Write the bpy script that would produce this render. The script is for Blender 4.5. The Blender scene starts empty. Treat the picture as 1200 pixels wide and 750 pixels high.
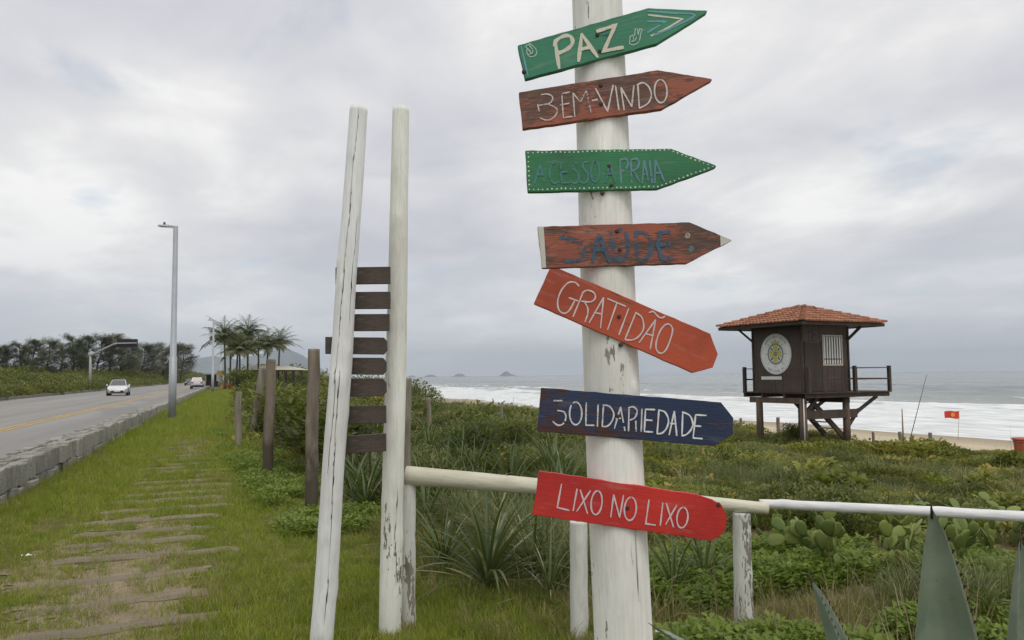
import bpy, bmesh, math, random
import numpy as np
from mathutils import Vector, Matrix
random.seed(7); rng = np.random.default_rng(7)
SC = bpy.context.scene
COL = SC.collection
R = math.radians
# ------------------------------------------------------------------ camera
FPX, CX, CY = 933.0, 600.0, 375.0            # focal length and centre in photo pixels
CAMH = 1.6
YAW, PITCH, ROLL = math.atan((CX - 268) / FPX), math.atan(65 / FPX), R(0.556)
FH = Vector((math.sin(YAW), math.cos(YAW), 0)); RH = Vector((math.cos(YAW), -math.sin(YAW), 0)); UP = Vector((0, 0, 1))
FW = FH * math.cos(PITCH) + UP * math.sin(PITCH)
U0 = UP * math.cos(PITCH) - FH * math.sin(PITCH)
RT = RH * math.cos(ROLL) - U0 * math.sin(ROLL)
UU = U0 * math.cos(ROLL) + RH * math.sin(ROLL)
CAM = Vector((0, 0, CAMH))
cd = bpy.data.cameras.new('camera'); cam = bpy.data.objects.new('camera', cd); COL.objects.link(cam)
cd.sensor_width = 36; cd.lens = 36 * FPX / 1200; cd.clip_end = 60000; cd.clip_start = 0.05
mw = Matrix((RT, UU, -FW)).transposed().to_4x4(); mw.translation = CAM; cam.matrix_world = mw
cd.dof.use_dof = False
SC.camera = cam
# ------------------------------------------------------------------ sky, sun, exposure
GLOC = (8.06, 5.58, 26.6)
SUN_EL, SUN_AZ = R(58), R(176)               # azimuth clockwise from +Y; soft sun behind thin cloud
wd = bpy.data.worlds.new('World'); SC.world = wd; wd.use_nodes = True
nt = wd.node_tree; nt.nodes.clear()
def wn(t, **k):
    n = nt.nodes.new(t)
    for a, b in k.items(): setattr(n, a, b)
    return n
L = nt.links.new
wo = wn('ShaderNodeOutputWorld'); bg1 = wn('ShaderNodeBackground'); bg2 = wn('ShaderNodeBackground'); mx = wn('ShaderNodeMixShader')
sky = wn('ShaderNodeTexSky', sky_type='NISHITA', sun_disc=False, sun_elevation=SUN_EL, sun_rotation=SUN_AZ)
bg1.inputs['Strength'].default_value = 0.11; L(sky.outputs[0], bg1.inputs['Color'])
tc = wn('ShaderNodeTexCoord'); sp = wn('ShaderNodeSeparateXYZ'); L(tc.outputs['Generated'], sp.inputs[0])
def wmath(op, a, b=None):
    n = wn('ShaderNodeMath', operation=op)
    for i, v in enumerate((a, b)):
        if v is None: continue
        if isinstance(v, (int, float)): n.inputs[i].default_value = v
        else: L(v, n.inputs[i])
    return n.outputs[0]
zc = wmath('MAXIMUM', sp.outputs[2], 0.0); zz = wmath('ADD', zc, 0.16)
px_ = wmath('DIVIDE', sp.outputs[0], zz); py_ = wmath('DIVIDE', sp.outputs[1], zz)
cb = wn('ShaderNodeCombineXYZ'); L(px_, cb.inputs[0]); L(py_, cb.inputs[1])
def wnoise(scale, detail, rough, loc, rot=0.0, sc=(1, 1, 1), dist=0.0):
    m = wn('ShaderNodeMapping'); L(cb.outputs[0], m.inputs['Vector']); m.inputs['Location'].default_value = loc
    m.inputs['Rotation'].default_value = (0, 0, rot); m.inputs['Scale'].default_value = sc
    n = wn('ShaderNodeTexNoise'); L(m.outputs[0], n.inputs['Vector'])
    n.inputs['Scale'].default_value = scale; n.inputs['Detail'].default_value = detail; n.inputs['Roughness'].default_value = rough
    n.inputs['Distortion'].default_value = dist
    return n.outputs['Fac']
def wramp(fac, stops):
    r = wn('ShaderNodeValToRGB'); L(fac, r.inputs[0]); e = r.color_ramp.elements
    while len(e) < len(stops): e.new(0.5)
    for i, (p, c) in enumerate(stops): e[i].position = p; e[i].color = (*c, 1)
    return r.outputs[0]
nA = wnoise(0.85, 5, 0.5, (3.1, 1.7, 0), 0.35, (1, 0.8, 1), 0.25)
nB = wnoise(2.6, 6, 0.55, (7.3, 4.4, 2), 0.35, (1, 0.75, 1), 0.4)
mixn = wmath('ADD', wmath('MULTIPLY', nA, 0.66), wmath('MULTIPLY', nB, 0.34))
ccol = wramp(mixn, [(0.35, (0.50, 0.507, 0.555)), (0.44, (0.595, 0.597, 0.63)), (0.52, (0.70, 0.695, 0.70)), (0.60, (0.85, 0.845, 0.83))])
hzm = wn('ShaderNodeMix', data_type='RGBA'); L(wramp(sp.outputs[2], [(0.0, (.6, .6, .6)), (0.16, (0, 0, 0))]), hzm.inputs[0]); L(ccol, hzm.inputs[6]); hzm.inputs[7].default_value = (.555, .59, .655, 1)
L(hzm.outputs[2], bg2.inputs['Color']); bg2.inputs['Strength'].default_value = 1.0
nG = wnoise(2.3, 5, 0.55, GLOC, 0.2, (1, 0.7, 1), 0.3)
gap = wramp(nG, [(0.57, (1, 1, 1)), (0.74, (0.55, 0.55, 0.55))])
L(gap, mx.inputs[0]); L(bg1.outputs[0], mx.inputs[1]); L(bg2.outputs[0], mx.inputs[2]); L(mx.outputs[0], wo.inputs[0])
sd = bpy.data.lights.new('sun', 'SUN'); sd.energy = 1.2; sd.angle = R(28); sd.color = (1, 0.96, 0.9)
so = bpy.data.objects.new('sun', sd); COL.objects.link(so)
sdir = Vector((math.sin(SUN_AZ) * math.cos(SUN_EL), math.cos(SUN_AZ) * math.cos(SUN_EL), math.sin(SUN_EL)))
so.rotation_euler = sdir.to_track_quat('Z', 'Y').to_euler(); so.location = (0, -5, 30)
vs = SC.view_settings; vs.view_transform = 'Standard'; vs.look = 'None'; vs.exposure = 0.27; vs.gamma = 1.0; vs.use_curve_mapping = False
SC.render.engine = 'CYCLES'; SC.cycles.max_bounces = 6; SC.cycles.transparent_max_bounces = 16; SC.cycles.volume_bounces = 0
SC.cycles.caustics_reflective = False; SC.cycles.caustics_refractive = False
try: SC.cycles.use_denoising = True
except Exception: pass
# ------------------------------------------------------------------ places: from a photo pixel to a point of the place
def ray(px, py): return FW + RT * ((px - CX) / FPX) - UU * ((py - CY) / FPX)
def W(px, py, dist):                          # on the upright plane `dist` metres ahead
    r = ray(px, py); return CAM + r * (dist / r.dot(FH))
def ss(a, b, x):
    t = np.clip((np.asarray(x, float) - a) / (b - a), 0, 1); return t * t * (3 - 2 * t)
_h = rng.random((64, 64, 4))
def vnoise(x, y, k=0):
    x = np.asarray(x, float); y = np.asarray(y, float)
    xi = np.floor(x).astype(int); yi = np.floor(y).astype(int); fx = x - xi; fy = y - yi
    fx = fx * fx * (3 - 2 * fx); fy = fy * fy * (3 - 2 * fy); g = lambda a, b: _h[a % 64, b % 64, k]
    return (g(xi, yi) * (1 - fx) + g(xi + 1, yi) * fx) * (1 - fy) + (g(xi, yi + 1) * (1 - fx) + g(xi + 1, yi + 1) * fx) * fy
def fbm(x, y, k=0): return 0.55 * vnoise(x, y, k) + 0.3 * vnoise(x * 2.1 + 7, y * 2.1 + 3, k) + 0.15 * vnoise(x * 4.3 + 1, y * 4.3 + 9, k)
SEA = -3.95
WALLX0, WALLX1 = -2.72, -3.2                  # the stone wall's path face and road face
ROADX0, ROADX1, ROADZ = -3.22, -15.6, 0.12
def zt(x, y):
    x = np.asarray(x, float); y = np.asarray(y, float)
    xe = x + 10 * ss(60, 150, y)
    z = -1.4 * ss(3, 20, x) - 1.7 * ss(25, 33, xe) - 0.85 * ss(33, 63, xe) - 4 * ss(62, 130, xe)
    z = z + (fbm(x * .35, y * .35, 1) - .5) * .55 * ss(1.5, 6, x) * (1 - ss(26, 34, x))
    z = z + (fbm(x * 1.1, y * 1.1, 2) - .5) * .05 * ss(-2.7, -2.2, x) * (1 - ss(2, 4, x))
    z = z + ss(-15.8, -27, x) * (1.15 + .9 * (fbm(x * .08, y * .05, 3)))
    z = z - 0.1 * ss(-2.85, -3.05, x) * (1 - ss(-15.7, -16.4, x))
    return z
def zt1(x, y): return float(zt(x, y))
def T(px, py):                                # where the sight line through a pixel meets the ground
    r = ray(px, py).normalized(); t = 1.0
    for _ in range(4000):
        p = CAM + r * t
        if p.z < zt1(p.x, p.y): break
        t *= 1.004
    return CAM + r * (t / 1.002)
def fdist(p): return (Vector(p) - CAM).dot(FH)
# ------------------------------------------------------------------ object helpers
def tag(o, label=None, cat=None, group=None, kind=None):
    if label: o['label'] = label
    if cat: o['category'] = cat
    if group: o['group'] = group
    if kind: o['kind'] = kind
    return o
def empty(name, loc=(0, 0, 0), rz=0.0):
    o = bpy.data.objects.new(name, None); COL.objects.link(o); o.location = loc; o.rotation_euler = (0, 0, rz); o.empty_display_size = .1
    return o
def copy_tree(o, parent=None):
    c = o.copy(); COL.objects.link(c); c.parent = parent
    if parent is not None: c.matrix_parent_inverse = o.matrix_parent_inverse.copy()
    for ch in list(o.children): copy_tree(ch, c)
    return c
class MB:
    def __init__(s): s.v = []; s.f = []; s.sm = []
    def add(s, vs, fs, smooth=False):
        b = len(s.v); s.v.extend([tuple(v) for v in vs]); s.f.extend([tuple(i + b for i in f) for f in fs]); s.sm.extend([smooth] * len(fs)); return s
    def box(s, x0, x1, y0, y1, z0, z1):
        return s.add([(x0, y0, z0), (x1, y0, z0), (x1, y1, z0), (x0, y1, z0), (x0, y0, z1), (x1, y0, z1), (x1, y1, z1), (x0, y1, z1)],
                     [(0, 3, 2, 1), (4, 5, 6, 7), (0, 1, 5, 4), (1, 2, 6, 5), (2, 3, 7, 6), (3, 0, 4, 7)])
    def obox(s, o, a, b, c):                  # oriented box: corner o and three edge vectors
        o, a, b, c = map(Vector, (o, a, b, c)); q = [o, o + a, o + a + b, o + b]; q += [p + c for p in q]
        fs = [(0, 3, 2, 1), (4, 5, 6, 7), (0, 1, 5, 4), (1, 2, 6, 5), (2, 3, 7, 6), (3, 0, 4, 7)]
        if a.cross(b).dot(c) < 0: fs = [f[::-1] for f in fs]
        return s.add(q, fs)
    def bar(s, p, q, w, h=None, up=(0, 0, 1)):
        p, q = Vector(p), Vector(q); h = h or w; d = (q - p); u = Vector(up)
        if abs(d.normalized().dot(u)) > .98: u = Vector((1, 0, 0))
        sd_ = d.cross(u).normalized() * w; uu = sd_.cross(d).normalized() * h
        return s.obox(p - sd_ / 2 - uu / 2, sd_, d, uu)
    def tube(s, pts, rad, n=10, cap=True, smooth=True, wob=None):
        pts = [Vector(p) for p in pts]; m = len(pts)
        rad = [rad] * m if isinstance(rad, (int, float)) else rad
        vs_ = []; x = None
        for i, p in enumerate(pts):
            t = (pts[min(i + 1, m - 1)] - pts[max(i - 1, 0)]).normalized()
            if x is None: x = t.orthogonal().normalized()
            x = (x - t * x.dot(t)).normalized(); y = t.cross(x)
            for k in range(n):
                a = 2 * math.pi * k / n; r = rad[i] * (wob(i, k) if wob else 1)
                vs_.append(p + (x * math.cos(a) + y * math.sin(a)) * r)
        fs = [(i * n + k, i * n + (k + 1) % n, (i + 1) * n + (k + 1) % n, (i + 1) * n + k) for i in range(m - 1) for k in range(n)]
        s.add(vs_, fs, smooth)
        if cap:
            b = len(s.v) - m * n
            s.f.append(tuple(b + k for k in range(n))[::-1]); s.f.append(tuple(b + (m - 1) * n + k for k in range(n))); s.sm += [False, False]
        return s
    def np(s, V, F, smooth=False):
        return s.add([tuple(v) for v in V], [tuple(f) for f in F], smooth)
    def mesh(s, name):
        me = bpy.data.meshes.new(name); me.from_pydata([tuple(v) for v in s.v], [], s.f); me.validate()
        if len(me.polygons) == len(s.sm): me.polygons.foreach_set('use_smooth', s.sm)
        me.update(); return me
    def build(s, name, mat, parent=None, loc=None, label=None):
        o = bpy.data.objects.new(name, s.mesh(name)); COL.objects.link(o)
        for m in (mat if isinstance(mat, (list, tuple)) else [mat]): o.data.materials.append(m)
        if getattr(s, 'attr', None) and max(s.attr[1]) > 0: q = o.data.attributes.new(s.attr[0], 'FLOAT', 'POINT'); q.data.foreach_set('value', np.array(s.attr[1], np.float32))
        if loc is not None: o.location = loc
        if parent is not None: o.parent = parent
        if label: o['label'] = label
        return o
def share(name, me, parent=None, loc=(0, 0, 0), rot=(0, 0, 0), scl=(1, 1, 1)):
    o = bpy.data.objects.new(name, me); COL.objects.link(o); o.location = loc; o.rotation_euler = rot; o.scale = scl
    if parent is not None: o.parent = parent
    return o
def bevel(o, w, seg=2, ang=0.6):
    bm = bmesh.new(); bm.from_mesh(o.data)
    es = [e for e in bm.edges if len(e.link_faces) == 2 and e.calc_face_angle(0) > ang]
    bmesh.ops.bevel(bm, geom=es, offset=w, segments=seg, affect='EDGES', clamp_overlap=True)
    bm.to_mesh(o.data); bm.free(); return o
# ------------------------------------------------------------------ materials
class NT:
    def __init__(s, name):
        s.m = bpy.data.materials.new(name); s.m.use_nodes = True; s.t = s.m.node_tree; s.t.nodes.clear()
        s.out = s.n('ShaderNodeOutputMaterial'); s.p = s.n('ShaderNodeBsdfPrincipled'); s.l(s.p.outputs[0], s.out.inputs[0]); s.tc = s.n('ShaderNodeTexCoord')
    def n(s, t, **k):
        q = s.t.nodes.new(t)
        for a, b in k.items(): setattr(q, a, b)
        return q
    def l(s, a, b): s.t.links.new(a, b)
    def setin(s, sock, v):
        if isinstance(v, (int, float)): sock.default_value = v
        elif isinstance(v, (tuple, list)): sock.default_value = (*v, 1) if len(v) == 3 and sock.type == 'RGBA' else v
        else: s.l(v, sock)
    def noise(s, scale, detail=4, rough=.55, stretch=(1, 1, 1), co='Object', loc=(0, 0, 0), dist=0, vec=None):
        m = s.n('ShaderNodeMapping'); s.l(vec if vec is not None else s.tc.outputs[co], m.inputs[0]); m.inputs['Scale'].default_value = stretch; m.inputs['Location'].default_value = loc
        q = s.n('ShaderNodeTexNoise'); s.l(m.outputs[0], q.inputs['Vector']); q.inputs['Scale'].default_value = scale
        q.inputs['Detail'].default_value = detail; q.inputs['Roughness'].default_value = rough; q.inputs['Distortion'].default_value = dist
        return q.outputs['Fac']
    def ramp(s, fac, a, b, lo=0., hi=1.):
        q = s.n('ShaderNodeMapRange'); s.l(fac, q.inputs[0]); q.inputs[1].default_value = a; q.inputs[2].default_value = b; q.inputs[3].default_value = lo; q.inputs[4].default_value = hi
        return q.outputs[0]
    def mix(s, f, a, b, blend='MIX'):
        q = s.n('ShaderNodeMix', data_type='RGBA', blend_type=blend); s.setin(q.inputs[0], f); s.setin(q.inputs[6], a); s.setin(q.inputs[7], b); return q.outputs[2]
    def math(s, op, a, b=0.):
        q = s.n('ShaderNodeMath', operation=op); s.setin(q.inputs[0], a); s.setin(q.inputs[1], b); return q.outputs[0]
    def bump(s, h, strength=.3, dist=.01):
        q = s.n('ShaderNodeBump'); q.inputs['Strength'].default_value = strength; q.inputs['Distance'].default_value = dist; s.l(h, q.inputs['Height']); s.l(q.outputs[0], s.p.inputs['Normal'])
    def pos(s): return s.n('ShaderNodeNewGeometry').outputs['Position']
    def rnd(s): return s.n('ShaderNodeObjectInfo').outputs['Random']
    def fin(s, col, rough=.7, metal=0., spec=None):
        s.setin(s.p.inputs['Base Color'], col); s.setin(s.p.inputs['Roughness'], rough); s.setin(s.p.inputs['Metallic'], metal)
        if spec is not None: s.p.inputs['Specular IOR Level'].default_value = spec
        return s.m
def sc3(c, k): return tuple(min(1, x * k) for x in c)
def plain(name, col, rough=.6, var=.12, scale=6, stretch=(1, 1, 1), metal=0., bump=0., spec=None, perobj=0.):
    s = NT(name); n = s.noise(scale, 5, .6, stretch)
    c = s.mix(s.ramp(n, .3, .7), sc3(col, 1 - var), sc3(col, 1 + var))
    if perobj: c = s.mix(s.ramp(s.rnd(), 0, 1, 0, 1), s.mix(perobj, c, (0, 0, 0)), s.mix(perobj * .35, c, (1, 1, .95)))
    if bump: s.bump(n, bump, .01)
    return s.fin(c, rough, metal, spec)
def worn_paint(name, col, wood, amount, scale=3.2, stretch=(1, 1, 5), col_b=None, seed=0., dark=.35, fine=1.0, wbias=0.):
    """paint on a board; the noise is drawn out along the grain (local x)"""
    s = NT(name); loc = (seed, seed * 1.7, seed * .6)
    n1 = s.noise(scale, 6, .62, stretch, loc=loc, dist=.3); n2 = s.noise(scale * 9 * fine, 4, .65, (1, 1, 7), loc=loc); n3 = s.noise(scale * .7, 3, .5, (1, 1, 1.6), loc=(seed + 4, seed, 0))
    m = s.math('ADD', s.math('MULTIPLY', n1, .62), s.math('MULTIPLY', n2, .38))
    if wbias: qx_ = s.n('ShaderNodeSeparateXYZ'); s.l(s.tc.outputs['Object'], qx_.inputs[0]); m = s.math('SUBTRACT', m, s.math('MULTIPLY', qx_.outputs[0], wbias))
    wear = s.ramp(m, 0.62 - amount * .24, 0.66 - amount * .24)
    pc = s.mix(s.ramp(n3, .3, .7), sc3(col, 1 - dark * .55), col_b or sc3(col, 1.12))
    grain = s.noise(40, 4, .6, (.35, 1, 6), loc=loc)
    wc = s.mix(s.ramp(grain, .3, .7), sc3(wood, .55), sc3(wood, 1.25))
    c = s.mix(wear, pc, wc); c = s.mix(s.ramp(s.noise(60, 3, .6, (.3, 1, 4)), .4, .8, 0, .14), c, sc3(wood, .6))
    bl = s.noise(4.5, 5, .68, (1, 1, .8), loc=(seed + 2, 1, seed)); c = s.mix(s.ramp(bl, .5, .72, 0, .5), c, sc3(col, .45)); st_ = s.noise(16, 4, .7, (.25, 1, 1.5), loc=(seed, 3, 0)); c = s.mix(s.ramp(st_, .56, .74, 0, .4), c, s.mix(.5, col, (.55, .5, .45)))
    chip = s.ramp(s.noise(34, 5, .7, (.6, 1, 1.6), loc=(seed, 8, 1)), .66, .69); c = s.mix(chip, c, sc3(wood, 1.3))
    s.bump(s.math('SUBTRACT', grain, s.math('ADD', s.math('MULTIPLY', wear, .6), chip)), .4, .003)
    return s.fin(c, s.ramp(wear, 0, 1, .55, .85))
def brush_paint(name, col, wear, seed=0.):
    """hand brushed lettering: flaked away where the noise is high"""
    s = NT(name); n = s.noise(95, 5, .72, (1, 1, 1.3), loc=(seed, 0, seed)); n2 = s.noise(9, 2, .5, loc=(0, seed, 1))
    m = s.math('ADD', s.math('MULTIPLY', n, .6), s.math('MULTIPLY', n2, .4))
    fac = s.ramp(m, .63 - wear * .26, .73 - wear * .26)
    tr = s.n('ShaderNodeBsdfTransparent'); mxs = s.n('ShaderNodeMixShader'); s.l(fac, mxs.inputs[0]); s.l(s.p.outputs[0], mxs.inputs[1]); s.l(tr.outputs[0], mxs.inputs[2]); s.l(mxs.outputs[0], s.out.inputs[0])
    return s.fin(s.mix(s.ramp(n, .35, .6), sc3(col, .86), sc3(col, 1.05)), .7)
def whitewash(name, col=(.74, .735, .70), seed=0., peel=.3, streak=.5, wood=(.30, .27, .22), dirt=.35):
    """limewashed round timber: vertical streaks, peeled flakes, grime"""
    s = NT(name); loc = (seed, seed, seed * 3)
    f = s.noise(7, 6, .6, (1, 1, .16), loc=loc); g = s.noise(26, 5, .6, (1, 1, .22), loc=loc); b = s.noise(2.2, 3, .5, (1, 1, .6), loc=loc)
    c = s.mix(s.ramp(b, .3, .7), sc3(col, .88), sc3(col, 1.06))
    c = s.mix(s.ramp(g, .47, .68, 0, streak), c, sc3(col, .66))
    gr_ = s.noise(85, 4, .65, (1, 1, .05), loc=loc); c = s.mix(s.ramp(gr_, .47, .70, 0, .34), c, sc3(col, .62)); c = s.mix(s.ramp(s.noise(3.2, 5, .7, (1, 1, .35), loc=(seed, 7, 1)), .48, .7, 0, .35), c, (.50, .47, .38))
    fl = s.math('ADD', s.math('MULTIPLY', f, .7), s.math('MULTIPLY', s.noise(60, 4, .6, (1, 1, .3), loc=loc), .3))
    pm = s.ramp(fl, .665 - peel * .25, .68 - peel * .25)
    ck = s.n('ShaderNodeAttribute', attribute_name='crack').outputs['Fac']
    c = s.mix(pm, c, s.mix(s.ramp(g, .3, .7), sc3(wood, .6), wood))
    c = s.mix(s.ramp(s.noise(5, 5, .65, (1, 1, .5), loc=(seed + 9, 2, 0)), .52, .75, 0, dirt), c, (.34, .31, .22))
    c = s.mix(s.ramp(ck, .35, .9), c, (.05, .045, .038))
    s.bump(s.math('SUBTRACT', s.math('ADD', g, gr_), s.math('MULTIPLY', pm, .8)), .6, .005)
    return s.fin(c, .8)
def leafmat(name, a, b, dry=None, dryamt=0., patch=.5, transl=.3, rough=.55):
    s = NT(name); pz = s.pos(); r = s.rnd()
    n = s.noise(patch, 4, .6, vec=pz); n2 = s.noise(patch * 7, 3, .6, vec=pz)
    c = s.mix(s.ramp(s.math('ADD', s.math('MULTIPLY', n, .5), s.math('MULTIPLY', r, .5)), .25, .75), a, b)
    if dry: c = s.mix(s.ramp(s.math('ADD', s.math('MULTIPLY', n2, .5), s.math('MULTIPLY', s.math('FRACT', s.math('MULTIPLY', r, 7.31)), .5)), .72 - dryamt * .5, .8 - dryamt * .4), c, dry)
    s.fin(c, rough, spec=.3)
    tl = s.n('ShaderNodeBsdfTranslucent'); s.l(s.mix(.35, c, (.35, .45, .05)), tl.inputs[0]); mxs = s.n('ShaderNodeMixShader'); mxs.inputs[0].default_value = transl
    s.l(s.p.outputs[0], mxs.inputs[1]); s.l(tl.outputs[0], mxs.inputs[2]); s.l(mxs.outputs[0], s.out.inputs[0]); return s.m
def mat_ground():
    s = NT('ground'); pz = s.pos(); q = s.n('ShaderNodeSeparateXYZ'); s.l(pz, q.inputs[0])
    n1 = s.noise(1.3, 5, .62, vec=pz); n2 = s.noise(9, 5, .65, vec=pz); n3 = s.noise(70, 4, .6, vec=pz)
    soil = s.mix(s.ramp(n2, .3, .7), (.13, .095, .055), (.25, .185, .11)); straw = s.mix(s.ramp(n3, .3, .7), (.16, .13, .06), (.34, .27, .14))
    d = s.mix(s.ramp(n1, .4, .62), soil, straw)
    g = s.mix(s.ramp(n3, .3, .7), (.07, .085, .02), (.13, .15, .04))
    c = s.mix(s.ramp(s.math('ADD', s.math('MULTIPLY', n1, .6), s.math('MULTIPLY', n2, .4)), .40, .52), d, g)
    dune = s.mix(s.ramp(n2, .3, .7), (.09, .075, .04), (.22, .18, .10))
    c = s.mix(s.ramp(q.outputs[0], 1.5, 4), c, dune)
    sand = s.mix(s.ramp(s.noise(.5, 5, .6, vec=pz), .3, .7), (.47, .39, .27), (.56, .48, .35))
    wet = s.mix(.5, sand, (.20, .17, .13))
    sand = s.mix(s.ramp(q.outputs[2], -3.80, -3.55), wet, sand)
    edge = s.math('ADD', q.outputs[0], s.math('MULTIPLY', s.noise(.25, 4, .6, vec=pz), 6.))
    c = s.mix(s.ramp(edge, 26.8, 28.8), c, sand)
    s.bump(s.math('ADD', n3, s.math('MULTIPLY', n2, 2.)), .5, .02)
    return s.fin(c, .95, spec=.1)
def mat_asphalt():
    s = NT('asphalt'); pz = s.pos(); n = s.noise(60, 4, .6, vec=pz); b = s.noise(.25, 4, .6, (3, .25, 1), vec=pz); p2 = s.noise(1.2, 5, .6, (1.5, .2, 1), vec=pz)
    c = s.mix(s.ramp(b, .3, .7), (.23, .22, .205), (.30, .288, .268)); c = s.mix(s.ramp(n, .3, .7, 0, .25), c, (.14, .135, .13)); c = s.mix(s.ramp(p2, .55, .8, 0, .5), c, (.18, .172, .162))
    pt = s.noise(.12, 2, .4, (2.2, .5, 1), vec=pz); c = s.mix(s.ramp(pt, .58, .6, 0, .35), c, (.15, .145, .14)); tr_ = s.noise(.55, 2, .5, (1, .004, 1), vec=pz); c = s.mix(s.ramp(tr_, .5, .62, 0, .4), c, (.165, .16, .152)); s.bump(n, .3, .004); return s.fin(c, .8)
def mat_sea():
    s = NT('sea'); pz = s.pos(); q = s.n('ShaderNodeSeparateXYZ'); s.l(pz, q.inputs[0])
    at = s.n('ShaderNodeAttribute', attribute_name='foam'); fo = at.outputs['Fac']
    n1 = s.noise(.06, 7, .68, (1, .35, 1), vec=pz, dist=.6); n2 = s.noise(.35, 5, .65, (1, .45, 1), vec=pz, dist=.4)
    m = s.math('ADD', s.math('MULTIPLY', n1, .6), s.math('MULTIPLY', n2, .4))
    f = s.math('ADD', fo, s.math('MULTIPLY', s.math('SUBTRACT', m, .5), 2.2))
    f = s.ramp(f, .38, .62)
    far = s.noise(.02, 5, .6, (1, .3, 1), vec=pz)
    deep = s.mix(s.ramp(far, .35, .65), (.105, .145, .15), (.145, .185, .185))
    shal = s.mix(s.ramp(n2, .35, .65), (.17, .19, .165), (.25, .26, .22))
    w = s.mix(s.ramp(q.outputs[0], 90, 190), shal, deep)
    c = s.mix(f, w, s.mix(s.ramp(s.math('ADD', s.math('MULTIPLY', n2, .5), s.math('MULTIPLY', s.noise(.8, 5, .65, (1, .25, 1), vec=pz), .5)), .38, .6), (.50, .53, .52), (.80, .81, .81)))
    wv = s.math('ADD', s.noise(.9, 5, .6, (1, .35, 1), vec=pz), s.math('MULTIPLY', s.noise(.12, 4, .6, (1, .3, 1), vec=pz), 4.))
    s.bump(wv, .6, .35)
    return s.fin(c, s.ramp(f, 0, 1, .22, .8), spec=.5)
# ================================================================== THE SETTING
def grid_mesh(name, xs, ys, zf, mat, label=None):
    X, Y = np.meshgrid(xs, ys); Z = zf(X, Y); V = np.stack([X, Y, Z], -1).reshape(-1, 3); nx, ny = len(xs), len(ys)
    i = np.arange(nx * ny).reshape(ny, nx); F = np.stack([i[:-1, :-1], i[:-1, 1:], i[1:, 1:], i[1:, :-1]], -1).reshape(-1, 4)
    me = bpy.data.meshes.new(name); me.from_pydata(V.tolist(), [], F.tolist()); me.polygons.foreach_set('use_smooth', [True] * len(F)); me.materials.append(mat)
    o = bpy.data.objects.new(name, me); COL.objects.link(o); o['kind'] = 'structure'; return o
def steps(*seg):                              # (from, to, step) ... joined
    a = []
    for x0, x1, n in seg: a += list(np.linspace(x0, x1, n, endpoint=False))
    return np.array(a + [seg[-1][1]])
GX = steps((-5500, -100, 14), (-100, -30, 20), (-30, -16.5, 10), (-16.5, -15.5, 5), (-15.5, -3.3, 4), (-3.3, -2.6, 6), (-2.6, 4, 60), (4, 34, 90), (34, 140, 24))
GY = steps((-30, 0, 15), (0, 14, 110), (14, 40, 90), (40, 160, 100), (160, 600, 40), (600, 11500, 26))
grid_mesh('ground', GX, GY, zt, mat_ground())
# road slab, far kerb and paint
asp = mat_asphalt()
rb = MB().box(ROADX1, ROADX0, -30, 3500, -0.25, ROADZ).build('road', asp); rb['kind'] = 'structure'
yel = plain('road_paint_yellow', (.46, .29, .055), .7, .25, 3)
for x, nm in ((-6.22, 'centre_line'), (-6.50, 'centre_line')):
    MB().box(x - .07, x + .07, -20, 900, ROADZ + .004, ROADZ + .008).build(nm, yel, rb)
dm = MB().box(-.06, .06, 0, 3, 0, .004).mesh('lane_dash'); dm.materials.append(plain('road_paint_faded', (.40, .30, .12), .75, .25, 3))
for k in range(26): share('lane_dash', dm, rb, (-9.5, 6 + k * 9.0, ROADZ + .004))
conc = plain('kerb_concrete', (.20, .185, .16), .9, .25, 1.2, bump=.3)
kb = MB()
for k in range(60): kb.box(-15.95 + random.uniform(-.02, .02), -15.6, -20 + k * 9, -20 + k * 9 + 8.95, -.1, .36 + random.uniform(-.03, .03))
o = kb.build('kerb', conc); o['kind'] = 'structure'
# sea with swell and breakers; foam is an attribute of the surface
SX = steps((44, 100, 70), (100, 240, 90), (240, 600, 40), (600, 3000, 12), (3000, 14000, 8))
SY = steps((-6000, -300, 6), (-300, 0, 12), (0, 120, 100), (120, 420, 100), (420, 1500, 30), (1500, 14000, 14))
def sea_h(X, Y):
    xe = X + 10 * ss(60, 150, Y); ph = xe / 19.0 + 0.55 * fbm(xe * .012, Y * .006, 0) * 4 + .8 * fbm(xe * .03, Y * .02, 2)
    w = np.abs(np.sin(ph * math.pi)) ** 0.7; amp = 0.1 + .75 * ss(72, 150, xe) * (1 - .6 * ss(260, 700, xe))
    return SEA + amp * (1 - w) * 1.1 * (.5 + fbm(X * .01, Y * .012, 3)) + .12 * (fbm(X * .25, Y * .1, 1) - .5)
sea = grid_mesh('sea', SX, SY, sea_h, mat_sea())
V = np.array([v.co[:] for v in sea.data.vertices]); xe = V[:, 0] + 10 * ss(60, 150, V[:, 1])
ph = xe / 19.0 + 0.55 * fbm(xe * .012, V[:, 1] * .006, 0) * 4 + .8 * fbm(xe * .03, V[:, 1] * .02, 2)
crest = (1 - np.abs(np.sin(ph * math.pi)) ** .7)
foam = 1.0 - .88 * ss(82, 128, xe + 25 * (fbm(V[:, 0] * .01, V[:, 1] * .008, 2) - .5)) + .5 * crest * (1 - ss(120, 175, xe)) * ss(85, 110, xe) - .35 * ss(125, 190, xe)
at = sea.data.attributes.new('foam', 'FLOAT', 'POINT'); at.data.foreach_set('value', foam.astype(np.float32))
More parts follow.
